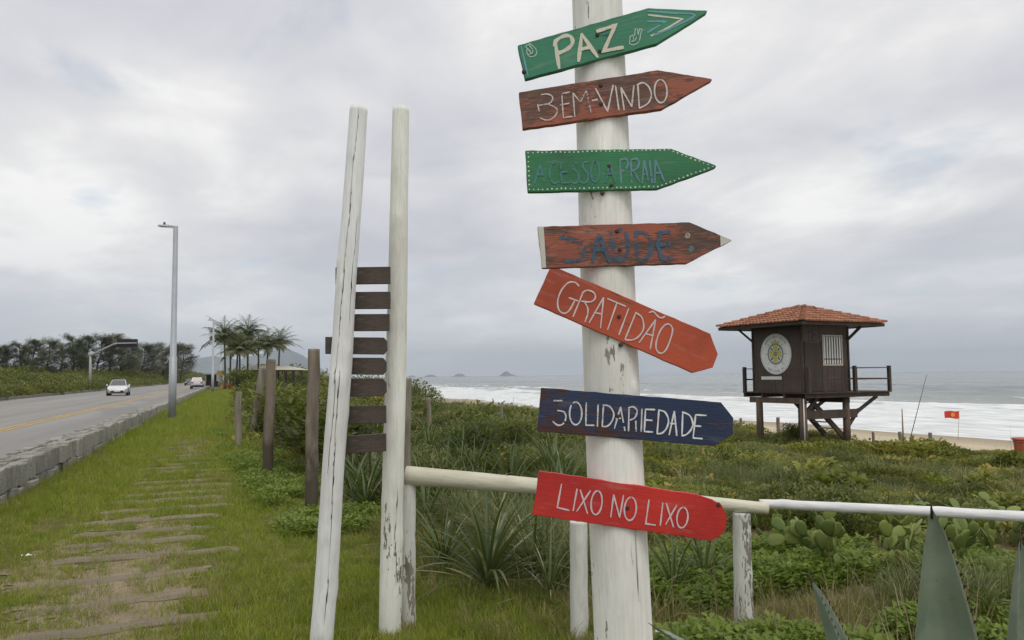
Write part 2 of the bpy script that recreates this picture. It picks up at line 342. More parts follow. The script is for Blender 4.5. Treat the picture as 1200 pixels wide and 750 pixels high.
# mountain and islands, far off
rock = plain('far_rock', (.10, .125, .11), .95, .3, .01)
def ridge(name, pts, dist, depth, label, cat=None, kind=None):
    """a solid hill from its skyline: (pixel x, pixel y) pairs at `dist` metres, falling away to both sides"""
    top = [W(a, b, dist) for a, b in pts]; m = len(top); V = []; F = []; rows = 7
    base = min(SEA - 2, 0)
    for j in range(-rows, rows + 1):
        s_ = abs(j) / rows
        for i, p in enumerate(top):
            h = max(p.z - base, .5) * (1 - s_ ** 1.3) * (1 + .12 * (vnoise(i * .9, j * 1.3, 1) - .5) * (j != 0)) + base
            q = p + FH * (depth * j / rows); V.append((q.x, q.y, h))
    for j in range(2 * rows):
        for i in range(m - 1): a = j * m + i; F.append((a, a + 1, a + m + 1, a + m))
    o = MB().np(V, F, True).build(name, rock); tag(o, label, cat, kind=kind); return o
mp = [(150, 440), (175, 432), (195, 426), (214, 420), (232, 421), (250, 417), (266, 419), (280, 424), (292, 421), (305, 416), (316, 413), (326, 411), (335, 408), (342, 410), (347, 416), (351, 424), (354, 431), (358, 434), (360, 437), (364, 441)]
dense = []
for (a, b), (c, d) in zip(mp[:-1], mp[1:]):
    for k in range(3): dense.append((a + (c - a) * k / 3, b + (d - b) * k / 3 + random.uniform(-.5, .5)))
ridge('mountain', dense + [mp[-1]], 7000, 1500, None, None, 'structure')
for nm, pts, lab in (('island', [(478, 442), (481, 440), (485, 440.4), (488, 442)], 'tiny low island on the horizon, nearest the white pole'),
                     ('island', [(496, 442), (500, 440), (505, 438.8), (509, 439.6), (512, 442)], 'small flat island on the horizon, second from the white pole'),
                     ('island', [(530, 442), (534, 439), (537, 437.6), (540, 438.6), (542, 437.9), (546, 442)], 'jagged two-peaked island on the sea horizon'),
                     ('island', [(584, 442), (588, 438.5), (591, 435.6), (595, 435), (598, 438), (603, 439.6), (608, 442)], 'pointed tallest island on the horizon left of the blue board')):
    tag(ridge(nm, pts, 6500, 160, None), lab, 'island', 'islands on the sea horizon')
# footpath: the sleepers laid across it
sleeper_mat = None
def mat_sleeper():
    s = NT('sleeper_wood'); r = s.rnd(); g = s.noise(14, 5, .65, (.25, 3, 1)); b = s.noise(2.5, 4, .6)
    c = s.mix(s.ramp(g, .3, .7), (.13, .105, .075), (.25, .205, .15)); c = s.mix(s.ramp(b, .42, .62, 0, .75), c, (.21, .165, .10)); c = s.mix(s.ramp(r, 0, 1, 0, .3), c, (.10, .085, .06))
    s.bump(g, .5, .01); return s.fin(c, .92)
fp = MB(); n = 40
fpts = []
PATHY = (3.2, 26)
ys = np.linspace(*PATHY, 520); xs = np.linspace(-1.9, .3, 70); X, Y = np.meshgrid(xs, ys)
Z = zt(X, Y) + .006 + .004 * (fbm(X * 3, Y * 3, 0) - .5); i = np.arange(X.size).reshape(X.shape)
# the trodden strip is broken at its edges
F = [tuple(f) for f in np.stack([i[:-1, :-1], i[:-1, 1:], i[1:, 1:], i[1:, :-1]], -1).reshape(-1, 4)]
Vp = np.stack([X, Y, Z], -1).reshape(-1, 3)
ia = np.array([f[0] for f in F]); qx, qy = Vp[ia, 0], Vp[ia, 1]
cov = .55 * fbm(qx * 1.5, qy * .9, 1) + .45 * fbm(qx * 6, qy * 6, 0) + .13 * (1 - ss(6.5, 9.5, qy)) - .12 * ss(9, 12, qy) - .5 * ss(.5, 1.15, np.abs(qx + 1.0)) > .53
F = [f for f, c_ in zip(F, cov) if c_]
s = NT('trodden_soil'); pz = s.pos(); a1 = s.noise(6, 5, .65, vec=pz); a2 = s.noise(80, 4, .6, vec=pz)
c = s.mix(s.ramp(a1, .3, .7), (.15, .115, .072), (.27, .21, .13)); c = s.mix(s.ramp(a2, .4, .7, 0, .6), c, (.36, .29, .17)); s.bump(a2, .5, .01); tsoil = s.fin(c, .95)
fo_ = MB().np(Vp, F, True).build('footpath', tsoil); fo_['kind'] = 'structure'
slm = mat_sleeper(); SLEEP = []
y = 3.6; k = 0
while y < 26:
    ln = random.uniform(1.25, 1.62); wdt = random.uniform(.18, .28); m = MB(); V = []; nseg = 12
    for a in range(nseg + 1):
        u = -ln / 2 + ln * a / nseg; wob = .02 * math.sin(a * 1.3 + k) + random.uniform(-.012, .012)
        w2 = wdt / 2 * random.uniform(.8, 1.1); h = random.uniform(-.008, .006) - .012 * (a in (0, nseg))
        V += [(u, -w2 + wob, -.05), (u, -w2 + wob, -.004 + h), (u, -w2 * .6 + wob, .012 + h), (u, w2 * .6 + wob, .012 + h), (u, w2 + wob, -.006 + h), (u, w2 + wob, -.05)]
    Fq = [(6 * a + b, 6 * a + b + 1, 6 * a + b + 7, 6 * a + b + 6) for a in range(nseg) for b in range(5)] + [(0, 5, 4, 3, 2, 1), tuple(6 * nseg + b for b in range(6))]
    o = m.np(V, Fq).build('plank', slm, fo_); x = -.72 + random.uniform(-.12, .12)
    o.location = (x, y, zt1(x, y) + .016); o.rotation_euler = (random.uniform(-.03, .03), random.uniform(-.012, .012), random.uniform(.0, .13)); SLEEP.append((x, y, ln, o.rotation_euler[2]))
    y += random.uniform(.62, .80); k += 1
# ------------------------------------------------------------------ low stone wall beside the road
def mat_stone():
    s = NT('wall_stone'); r = s.rnd(); n = s.noise(9, 6, .65); b = s.noise(2, 4, .6); f = s.noise(45, 4, .6)
    c = s.mix(s.ramp(r, 0, 1), (.24, .235, .21), (.46, .44, .385)); c = s.mix(s.ramp(n, .4, .62, 0, .7), c, (.14, .135, .115)); c = s.mix(s.ramp(b, .48, .68, 0, .65), c, (.42, .39, .31)); c = s.mix(s.ramp(f, .3, .7, 0, .3), c, (.12, .12, .11))
    s.bump(s.math('ADD', n, s.math('MULTIPLY', f, .4)), .7, .02); return s.fin(c, .92)
wall = empty('stone_wall', (WALLX0, 0, 0)); tag(wall, 'low grey stone block wall between the road and the grassy path', 'wall')
stn = mat_stone(); mort = plain('wall_mortar', (.26, .245, .21), .95, .3, 3, bump=.4)
MB().box(-.45, -.03, 1, 135, -.15, .44).build('core', mort, wall)
def stone_mesh(seed):
    bm = bmesh.new(); bmesh.ops.create_cube(bm, size=1); rr = random.Random(seed)
    for v in bm.verts: v.co += Vector([rr.uniform(-.06, .06) for _ in range(3)])
    bmesh.ops.bevel(bm, geom=list(bm.edges), offset=.045, segments=1, affect='EDGES')
    for v in bm.verts: v.co += Vector([rr.uniform(-.022, .022) for _ in range(3)])
    me = bpy.data.meshes.new('stone'); bm.to_mesh(me); bm.free(); me.materials.append(stn); return me
SM = [stone_mesh(i) for i in range(9)]; far = MB(); cnt = 0
def put_stone(x0, x1, y0, y1, z0, z1, tilt=.03):
    global cnt
    me = random.choice(SM); loc = ((x0 + x1) / 2, (y0 + y1) / 2, (z0 + z1) / 2); scl = (x1 - x0, y1 - y0, z1 - z0); rot = [random.uniform(-tilt, tilt) for _ in range(3)]
    if cnt < 298: share('stone', me, wall, loc, rot, scl); cnt += 1
    else:
        mt = Matrix.Translation(loc) @ Matrix.Rotation(rot[2], 4, 'Z') @ Matrix.Diagonal((*scl, 1)); far.np([mt @ v.co for v in me.vertices], [tuple(p.vertices) for p in me.polygons])
rows = []
yy = 6.4
while yy < 132:
    w = random.uniform(.22, .46); rows.append((0, yy, yy + w)); yy += w + .006
yy = 6.4
while yy < 60:
    w = random.uniform(.25, .55); rows.append((1, yy, yy + w)); yy += w + .006
yy = 6.4
while yy < 36:
    w = random.uniform(.2, .42); rows.append((2, yy, yy + w)); yy += w + .012
for kind, a, b in sorted(rows, key=lambda q: q[1]):
    if kind == 0:
        z0 = .145 + random.uniform(-.025, .025); put_stone(-.2, random.uniform(-.022, .03), a, b, z0, .455 + random.uniform(-.02, .03))
    elif kind == 1: put_stone(-.2, random.uniform(-.02, .06), a, b, -.1, .135 + random.uniform(-.02, .02))
    else:
        c0 = random.uniform(-.36, -.28); put_stone(c0 + .006, -.15, a, b, .36, .468 + random.uniform(-.015, .02)); put_stone(-.49, c0 - .006, a + .05, b + .05, .36, .466 + random.uniform(-.02, .02))
f = far.build('far_stones', stn, wall); f['kind'] = 'stuff'
# ================================================================== SIGNPOST WITH SEVEN BOARDS
def log_mesh(path, rads, n=40, rings=90, seed=0, rough=.03, cracks=(), knots=6, wander=1.0):
    """round timber along a polyline: bumpy, with knots and real grooves"""
    rr = random.Random(seed); pts = [Vector(p) for p in path]; m = len(pts) - 1; P = []; Q = []
    for i in range(rings + 1):
        t = i / rings * m; k = min(int(t), m - 1); u = t - k; P.append(pts[k].lerp(pts[k + 1], u)); Q.append(rads[k] + (rads[k + 1] - rads[k]) * u)
    kn = [(rr.uniform(.05, .95), rr.uniform(0, 2 * math.pi), rr.uniform(.03, .08)) for _ in range(knots)]
    t0 = (pts[-1] - pts[0]).normalized(); x = (FH - t0 * FH.dot(t0)).normalized(); y = t0.cross(x); V = []; CK = []
    for i in range(rings + 1):
        s_ = i / rings
        off = x * (float(vnoise(s_ * 6 + seed, 1.3, 0)) - .5) * rough * Q[i] * 4 * wander + y * (float(vnoise(s_ * 6 + seed, 5.3, 1)) - .5) * rough * Q[i] * 4 * wander
        for k in range(n):
            a = 2 * math.pi * k / n; r = Q[i] * (1 + rough * 2 * (float(fbm(math.cos(a) * 1.3 + seed + 9, math.sin(a) * 1.3 + s_ * 7, 2)) - .5) + .008 * (rr.random() - .5))
            for (ks, ka, kr) in kn:
                da = (a - ka + math.pi) % (2 * math.pi) - math.pi; L_ = (pts[-1] - pts[0]).length; d2 = (da * Q[i]) ** 2 + ((s_ - ks) * L_) ** 2 * .4; r += Q[i] * .10 * math.exp(-d2 / (kr * kr * .25))
            ckv = 0.0
            for (c0, c1, ca, slope, dep) in cracks:
                if c0 < s_ < c1:
                    da = (a - ca - slope * (s_ - c0) - .5 * (float(fbm(s_ * 14 + seed, ca * 3, 1)) - .5) + math.pi) % (2 * math.pi) - math.pi
                    if abs(da) < 2 * math.pi / n * .62: ckv = min(1, (s_ - c0) * 30, (c1 - s_) * 30) * (.55 + .6 * float(vnoise(s_ * 30, seed, 3))); r -= dep * ckv
            CK.append(ckv); V.append(P[i] + off + (x * math.cos(a) + y * math.sin(a)) * r)
    F = [(i * n + k, i * n + (k + 1) % n, (i + 1) * n + (k + 1) % n, (i + 1) * n + k) for i in range(rings) for k in range(n)]
    b = MB().np(V, F, True); b.attr = ('crack', CK + [0, 0]); top = [rings * n + k for k in range(n)]; base = list(range(n))
    for ring, dz, rev in ((top, t0 * .004, False), (base, -t0 * .004, True)):
        c = len(b.v); cen = sum((Vector(b.v[i]) for i in ring), Vector()) / n; b.v.append(tuple(cen + dz))
        for k in range(n): q = (ring[k], ring[(k + 1) % n], c); b.f.append(q[::-1] if rev else q); b.sm.append(False)
    return b
PD = 3.2
sp_top, sp_mid, sp_bot = W(697, -70, PD), W(713, 375, PD), W(731, 750, PD)
low = sp_bot + (sp_bot - sp_mid) * 1.2; low = sp_bot + (sp_bot - sp_mid).normalized() * ((sp_bot.z + .25) / max(.01, (sp_mid - sp_bot).normalized().z))
pxm = lambda w, d: w / FPX * d / 2
sgn = empty('signpost', (low.x, low.y, 0)); tag(sgn, 'thick white wooden signpost carrying seven painted arrow boards', 'signpost')
def rel(o, root):                             # keep where it is, but as a part of root
    o.parent = root; o.matrix_parent_inverse = root.matrix_world.inverted() if False else Matrix.Translation(-root.location); return o
ww_post = whitewash('post_whitewash', (.90, .89, .83), 2.3, .20, .2, (.33, .31, .25), .22)
po = log_mesh([low, sp_bot, sp_mid, sp_top], [pxm(68, PD), pxm(66, PD), pxm(64, PD), pxm(59, PD)], 100, 150, 3, .02, [(.36, .47, math.pi + .45, .1, .003), (.40, .455, math.pi + .3, .1, .003), (.715, .735, math.pi - .12, .1, .006), (.80, .815, math.pi + .05, .1, .004), (.86, .90, math.pi + .5, -.4, .003), (.93, 1.0, math.pi + .2, .6, .003)], 6).build('post', ww_post)
rel(po, sgn)
BF = PD - .122                                # board faces hang this far ahead
ink = {}
def cr(pts, k=6):                             # Catmull-Rom through hand-placed points
    out = []; n_ = len(pts)
    for i in range(n_ - 1):
        p0, p1, p2, p3 = pts[max(i - 1, 0)], pts[i], pts[i + 1], pts[min(i + 2, n_ - 1)]
        for j in range(k):
            t = j / k; out.append(tuple(.5 * ((2 * b) + (-a + c) * t + (2 * a - 5 * b + 4 * c - d) * t * t + (-a + 3 * b - 3 * c + d) * t ** 3) for a, b, c, d in zip(p0, p1, p2, p3)))
    return out + [pts[-1]]
def el(cx, cy, rx, ry, tilt=0.0, a0=-1.6, turns=1.03):
    return [(cx + rx * math.cos(a) + tilt * ry * math.sin(a), cy + ry * math.sin(a)) for a in np.linspace(a0, a0 + turns * 2 * math.pi, 22)]
def ribbon(mb, pts, w, y0, drop=0.0, jit=.05):
    if len(pts) >= 5: pts = cr(pts, 4) if len(pts) < 20 else pts
    else:
        q = []
        for a, b in zip(pts[:-1], pts[1:]): q += [(a[0] + (b[0] - a[0]) * t / 6, a[1] + (b[1] - a[1]) * t / 6) for t in range(6)]
        pts = q + [pts[-1]]
    P = [Vector((p[0], p[1])) for p in pts]; m = len(P); Ls = []
    ph = random.uniform(0, 9)
    for i, p in enumerate(P):
        d0 = (P[i] - P[i - 1]).normalized() if i else (P[1] - P[0]).normalized(); d1 = (P[i + 1] - P[i]).normalized() if i < m - 1 else d0
        t = (d0 + d1); t = t.normalized() if t.length > .2 else d1; nrm = Vector((-t.y, t.x)); k = 1 / max(.6, abs(nrm.dot(Vector((-d1.y, d1.x)))))
        hw = w / 2 * k * (1 + .16 * math.sin(i * 1.1 + ph) + random.uniform(-jit, jit)) * (.72 if i in (0, m - 1) else 1)
        e = Vector((0, 0)) if 0 < i < m - 1 else (-d0 if i == 0 else d0) * w * .3
        Ls.append((p + e + nrm * hw, p + e - nrm * hw))
    V = []; th = .0006
    for a, b in Ls: V += [(a.x, y0 - th, a.y), (b.x, y0 - th, b.y)]
    F = []; skip = False
    for i in range(m - 1):
        if random.random() < drop: continue
        F.append((2 * i, 2 * i + 1, 2 * i + 3, 2 * i + 2))
    mb.np(V, F)
def sign_board(off, poly, mat, strokes, label, thick=.03, extras=(), dist=BF, nails=()):
    """poly, strokes and nails in 5x pixels of the crop at `off`"""
    w3 = lambda p: W(off[0] + p[0] / 5, off[1] + p[1] / 5, dist)
    P = [w3(p) for p in poly]; c = sum(P, Vector()) / len(P)
    ax = (w3(poly[-1]) - w3(poly[0])); ax = Vector((0, 0, 0))
    pa, pb = (Vector(strokes['axis'][0]), Vector(strokes['axis'][1])); ax = (w3(pb) - w3(pa)).normalized()
    ny = FH.copy(); az = ax.cross(ny).normalized()      # local x along, y into the board, z up
    if az.z < 0: az = -az
    loc2 = lambda p: ((w3(p) - c).dot(ax), (w3(p) - c).dot(az))
    m4 = Matrix((ax, ny, az)).transposed().to_4x4(); m4.translation = c
    q = [loc2(p) for p in poly]; fine = []
    for i in range(len(q)):                   # edges a little uneven
        a, b = Vector(q[i]), Vector(q[(i + 1) % len(q)]); n_ = max(1, int((b - a).length / .03))
        for k in range(n_):
            p = a.lerp(b, k / n_); d = (b - a).normalized(); nn = Vector((-d.y, d.x)); fine.append(p + (nn * random.uniform(-.0012, .0012) if k else Vector((0, 0))))
    area = sum(a.x * b.y - b.x * a.y for a, b in zip(fine, fine[1:] + fine[:1]))
    if area > 0: fine = fine[::-1]
    n_ = len(fine); mb = MB(); V = [(p.x, 0, p.y) for p in fine] + [(p.x, thick, p.y) for p in fine]
    mb.np(V, [tuple(range(n_))[::-1], tuple(range(n_, 2 * n_))] + [(k, (k + 1) % n_, n_ + (k + 1) % n_, n_ + k) for k in range(n_)])
    bo = mb.build('sign_board', mat, None, label=label); bm = bmesh.new(); bm.from_mesh(bo.data); bmesh.ops.recalc_face_normals(bm, faces=bm.faces); bm.to_mesh(bo.data); bm.free()
    bevel(bo, .0022, 2, 1.0)
    bo.parent = sgn; bo.matrix_parent_inverse = Matrix.Translation(-sgn.location); bo.matrix_world = m4; bo.matrix_basis = m4
    sx = 1 / 5 / FPX * dist
    for name, imat, wdt, drop, lines in strokes['sets']:
        mb = MB()
        for k, ln in enumerate(lines): ribbon(mb, [loc2(p) for p in ln], wdt * sx, -.0006 - .0004 * (k % 7), drop)
        mb.build(name, imat, bo)
    for p in nails:
        x, z = loc2(p); nb = MB().tube([(x, -.005, z), (x, -.002, z), (x, .01, z)], [.005, .0085, .0085], 10); nb.build('nail', nailm, bo)
    for nm, pl, em in extras:                 # bands of other paint
        q = [loc2(p) for p in pl]; mb = MB().np([(a, -.0012, b) for a, b in q], [tuple(range(len(q)))]); mb.build(nm, em, bo)
    return bo, loc2
nailm = plain('rusty_nail', (.06, .035, .025), .8, .3, 30)
BP = lambda *a, **k: brush_paint(*a, **k)
# 1 PAZ
grn = worn_paint('board_green', (.025, .20, .105), (.05, .075, .05), .02, 2.2, (1, 1, 2), (.035, .27, .13), .3, .35)
cream = BP('lettering_cream', (.66, .62, .50), .22, 1.); blu = BP('chevron_blue', (.16, .36, .42), .22, 2.); pale = BP('doodle_pale', (.42, .56, .46), .1, 3.)
hand1 = [[(86, 300), (92, 322), (112, 333), (136, 326), (145, 306), (138, 286), (104, 255)], [(104, 255), (98, 262), (122, 292)], [(100, 262), (84, 268), (80, 275), (108, 308)], [(84, 300), (92, 287), (104, 297), (112, 318)], [(96, 322), (118, 312), (122, 298)]]
hand2 = [[(688, 240), (692, 258), (712, 263), (738, 250), (750, 226), (752, 205), (762, 172)], [(762, 172), (748, 170), (738, 205)], [(738, 205), (736, 172), (722, 170), (718, 210)], [(690, 240), (692, 215), (708, 208), (712, 232)], [(700, 245), (722, 238), (728, 218)]]
sign_board((600, 0), [(33, 265), (797, 46), (1143, 60), (1144, 72), (932, 205), (905, 222), (850, 256), (76, 464)], grn,
    {'axis': ((76, 462), (850, 254)), 'sets': [
     ('lettering', cream, 22, 0, [[(276, 398), (252, 238)], [(248, 268), (262, 236), (308, 211), (343, 215), (355, 250), (332, 282), (290, 305), (264, 311)], [(390, 358), (408, 204)], [(409, 202), (500, 333)], [(402, 291), (455, 277)], [(500, 184), (604, 151), (538, 300), (648, 279)]]),
     ('hand_drawing', pale, 6, .04, hand1), ('hand_drawing', pale, 6, .04, hand2),
     ('chevron', blu, 11, .05, [[(795, 66), (940, 76), (1072, 89), (940, 160), (830, 208)]]), ('chevron', cream, 11, .03, [[(800, 88), (1000, 111), (880, 182), (800, 217)]]), ('chevron', blu, 11, .05, [[(795, 126), (903, 126), (795, 190)]]),
     ('edge_stripe', blu, 9, .1, [[(54, 272), (94, 446)]])]}, 'green arrow board reading PAZ with white chevrons', nails=[(500, 203), (515, 300), (70, 420)])
# 2 BEM-VINDO
bro = worn_paint('board_worn_red', (.36, .10, .05), (.15, .085, .065), .50, 2.6, (1, 1, 2.4), (.42, .10, .045), 4.4, .5)
chalk = BP('lettering_chalk', (.62, .55, .50), .50, 5.)
sign_board((600, 70), [(40, 190), (855, 60), (1172, 112), (1173, 121), (880, 288), (62, 406)], bro,
    {'axis': ((62, 405), (880, 288)), 'sets': [('lettering', chalk, 8, .06, [
     [(150, 262), (160, 302)], [(172, 205), (205, 202), (232, 212), (238, 232), (218, 256), (155, 268)], [(212, 262), (256, 282), (265, 308), (240, 342), (205, 355), (165, 342)],
     [(285, 202), (338, 190)], [(292, 212), (300, 335)], [(280, 267), (335, 256)], [(300, 341), (352, 334)],
     [(368, 334), (357, 197)], [(357, 195), (400, 250)], [(400, 250), (435, 182)], [(435, 181), (463, 308)]]),
     ('lettering', BP('lettering_chalk_fresh', (.66, .59, .54), .32, 6.), 9.5, 0, [[(470, 240), (500, 233)], [(490, 170), (559, 302)], [(560, 302), (592, 150)], [(606, 155), (626, 296)], [(656, 295), (638, 166)], [(639, 166), (700, 276)], [(701, 276), (713, 155)],
     [(737, 145), (746, 284)], [(733, 148), (768, 135), (803, 163), (816, 210), (796, 256), (746, 285)], el(871, 185, 37, 68, .03)])]},
    'worn reddish brown arrow board reading BEM-VINDO', nails=[(522, 258), (520, 150)])
# 3 ACESSO A PRAIA
grn2 = worn_paint('board_deep_green', (.018, .15, .065), (.03, .05, .035), .05, 2.4, (1, 1, 1.6), (.03, .24, .08), 7.1, .5)
slate = BP('lettering_slate', (.13, .26, .30), .34, 7.); slate2 = BP('lettering_slate_faded', (.075, .21, .20), .36, 8.); dotm = BP('dot_cream', (.66, .70, .55), .06, 9.)
def dots(path, step):
    out = []; 
    for a, b in zip(path[:-1], path[1:]):
        n_ = max(1, round(math.hypot(b[0] - a[0], b[1] - a[1]) / step))
        out += [(a[0] + (b[0] - a[0]) * k / n_ + random.uniform(-2, 2), a[1] + (b[1] - a[1]) * k / n_ + random.uniform(-2, 2)) for k in range(n_)]
    return out
b3, l3 = sign_board((608, 155), [(37, 107), (890, 95), (1156, 194), (1157, 205), (815, 332), (52, 350)], grn2,
    {'axis': ((52, 350), (815, 330)), 'sets': [('lettering', slate2, 12, .06, [
     [(90, 300), (125, 190)], [(126, 190), (148, 290)], [(105, 250), (142, 246)], [(216, 170), (188, 195), (180, 255), (203, 298), (238, 290)], [(245, 180), (250, 294)], [(250, 296), (298, 296)], [(248, 235), (285, 232)],
     [(345, 178), (322, 182), (318, 210), (346, 238), (350, 272), (330, 297), (305, 290)], [(405, 175), (380, 180), (376, 208), (400, 236), (406, 270), (386, 297), (358, 292)], el(447, 230, 25, 62), [(510, 292), (530, 176)], [(531, 176), (564, 292)], [(516, 246), (552, 242)]]),
     ('lettering', slate, 12, .02, [[(600, 296), (592, 163)], [(590, 165), (625, 155), (640, 180), (626, 215), (598, 232)], [(661, 296), (655, 165)], [(655, 164), (688, 155), (704, 180), (690, 214), (662, 226)], [(672, 226), (706, 290)],
     [(722, 298), (733, 168)], [(734, 168), (759, 292)], [(726, 246), (750, 243)], [(766, 168), (781, 296)], [(795, 296), (800, 165)], [(801, 165), (851, 288)], [(798, 240), (836, 238)]])]},
    'green arrow board edged with cream dots reading ACESSO A PRAIA', nails=[(530, 198), (543, 312), (490, 355)])
mb = MB(); sx = 1 / 5 / FPX * BF
for p in dots([(56, 120), (880, 103), (1135, 200), (815, 318), (60, 335), (56, 120)], 27):
    x, z = l3(p); r = 5.2 * sx * random.uniform(.75, 1.1); mb.np([(x + r * math.cos(a), -.001, z + r * math.sin(a)) for a in np.linspace(0, 2 * math.pi, 8, endpoint=False)], [tuple(range(8))[::-1]])
mb.build('dotted_border', dotm, b3)
# 4 SAUDE
red4 = worn_paint('board_flaked_red', (.33, .095, .055), (.12, .075, .058), .55, 3.2, (1, 1, 3.6), (.40, .10, .05), 11.2, .5)
blue4 = BP('lettering_blue', (.055, .11, .175), .54, 10.); wht4 = BP('end_band_white', (.58, .55, .48), .12, 11.); swl = BP('swirl_pale', (.45, .40, .36), .25, 12.)
spiral = lambda cx, cy, r: [(cx + r * (.25 + .75 * t) * math.cos(9 * t), cy + r * (.25 + .75 * t) * math.sin(9 * t)) for t in np.linspace(0, 1, 22)]
sign_board((624, 240), [(30, 127), (920, 102), (1168, 206), (1167, 211), (905, 345), (56, 372)], red4,
    {'axis': ((56, 372), (905, 345)), 'sets': [('lettering', blue4, 23, .05, [[(165, 188), (200, 203), (242, 208), (288, 226)], [(312, 250), (288, 310)], [(195, 332), (278, 325)], [(352, 335), (380, 192)], [(398, 192), (452, 332)], [(364, 266), (436, 262)], [(380, 190), (400, 190)],
     [(460, 165), (470, 240), (480, 295), (505, 327), (540, 310), (560, 250), (546, 165)], [(605, 165), (613, 320)], [(602, 162), (655, 166), (694, 215), (688, 280), (655, 318), (612, 326)], [(742, 168), (736, 240), (758, 318)], [(738, 166), (800, 158)], [(742, 236), (802, 230)], [(756, 320), (818, 314)], [(492, 158), (520, 141)]]),
     ('swirl', swl, 6, .05, [spiral(908, 178, 17)]), ('swirl', slate, 6, .05, [spiral(930, 256, 17)])]},
    'flaked red-brown arrow board with faded blue letters SAÚDE and white tip',
    extras=[('end_band', [(31, 129), (66, 128), (80, 368), (57, 370)], wht4), ('tip_band', [(1100, 179), (1165, 206), (1165, 211), (1102, 243)], wht4)], nails=[(495, 155), (512, 262)])
# 5 GRATIDAO
org = worn_paint('board_orange', (.47, .065, .022), (.16, .09, .04), .04, 2.0, (1, 1, 1.4), (.52, .085, .03), 15.5, .55)
pink = BP('lettering_pinkish_white', (.66, .56, .55), .12, 13.)
sign_board((618, 310), [(130, 25), (190, 25), (1072, 405), (1117, 525), (1087, 603), (970, 635), (37, 230)], org,
    {'axis': ((37, 230), (970, 635)), 'sets': [('lettering', pink, 8.5, 0, [[(302, 126), (280, 105), (240, 106), (200, 150), (178, 210), (184, 264), (214, 286), (246, 268), (276, 214)], [(245, 195), (296, 213)], [(268, 305), (325, 165)], [(322, 166), (350, 151), (388, 164), (398, 195), (370, 219), (315, 215)], [(338, 226), (353, 255), (353, 290), (345, 315), (338, 335)],
     [(362, 340), (445, 195)], [(446, 195), (428, 371)], [(392, 281), (436, 290)], [(470, 200), (576, 245)], [(524, 226), (470, 381)], [(593, 258), (536, 411)], [(636, 280), (572, 436)], [(634, 282), (670, 310), (681, 368), (660, 412), (622, 440), (573, 441)],
     [(655, 456), (750, 325)], [(751, 325), (720, 492)], [(692, 406), (738, 416)], [(713, 281), (738, 276), (764, 303), (786, 313), (806, 303)], [(830, 348), (850, 375), (840, 430), (812, 498), (782, 520), (756, 500), (755, 450), (778, 388), (806, 354), (832, 348)]])]},
    'tilted orange board reading GRATIDÃO in thin white letters', nails=[(537, 305), (548, 470)])
# 6 SOLIDARIEDADE
nvy = worn_paint('board_navy', (.012, .030, .085), (.075, .032, .022), .30, 2.4, (1, 1, 1.7), (.016, .042, .115), 19.3, .4, wbias=.15)
wht6 = BP('lettering_white', (.64, .64, .64), .40, 14.)
sign_board((624, 440), [(50, 72), (1105, 158), (1178, 250), (1173, 345), (1065, 414), (28, 328)], nvy,
    {'axis': ((28, 325), (1065, 412)), 'sets': [('lettering', wht6, 9, .06, [[(125, 148), (172, 147)], [(148, 205), (184, 214), (196, 246), (178, 284), (148, 291), (120, 270)], el(253, 222, 36, 67), [(315, 160), (312, 288)], [(312, 291), (360, 292)], [(384, 170), (380, 298)], [(415, 175), (408, 296)], [(412, 173), (450, 180), (476, 222), (466, 266), (440, 296), (408, 299)],
     [(480, 310), (515, 186)], [(516, 186), (541, 322)], [(490, 252), (532, 250)], [(562, 325), (565, 190)], [(563, 189), (590, 184), (612, 206), (600, 246), (570, 261)], [(604, 252), (606, 325)], [(641, 195), (637, 327)]]),
     ('lettering', BP('lettering_white_fresh', (.72, .72, .71), .12, 15.), 9.5, 0, [[(662, 200), (655, 326)], [(662, 198), (716, 200)], [(660, 260), (700, 263)], [(655, 328), (703, 331)], [(740, 205), (730, 338)], [(738, 203), (775, 214), (796, 260), (786, 306), (760, 336), (730, 341)], [(800, 346), (830, 210)], [(831, 210), (845, 352)], [(808, 281), (840, 283)],
     [(880, 215), (875, 351)], [(878, 214), (920, 234), (939, 280), (926, 320), (900, 346), (875, 353)], [(955, 231), (940, 366)], [(955, 230), (1016, 234)], [(948, 295), (985, 297)], [(940, 366), (994, 370)]])]},
    'navy blue board reading SOLIDARIEDADE in white letters', nails=[(500, 240)])
# 7 LIXO NO LIXO
red7 = worn_paint('board_bright_red', (.56, .022, .018), (.20, .03, .02), .04, 2.0, (1, 1, 1.3), (.62, .032, .02), 23.7, .4)
gry7 = BP('lettering_pale_pink', (.66, .52, .54), .12, 16.)
sign_board((618, 545), [(70, 35), (1000, 175), (1090, 206), (1140, 236), (1170, 300), (1165, 370), (1130, 416), (1075, 444), (30, 292)], red7,
    {'axis': ((30, 292), (1075, 444)), 'sets': [('lettering', gry7, 9, 0, [[(200, 112), (175, 248), (244, 265)], [(291, 140), (268, 266)], [(310, 145), (352, 283)], [(369, 150), (290, 269)], el(405, 220, 32, 70, -.08), [(488, 303), (505, 176)], [(505, 174), (540, 305)], [(541, 305), (563, 178)], el(603, 256, 35, 68, -.06),
     [(712, 205), (693, 343), (749, 351)], [(793, 222), (778, 353)], [(814, 225), (855, 361)], [(874, 235), (810, 346)], el(907, 307, 32, 60, -.08)])]},
    'bright red board with rounded end reading LIXO NO LIXO', nails=[(585, 252), (1120, 232)])
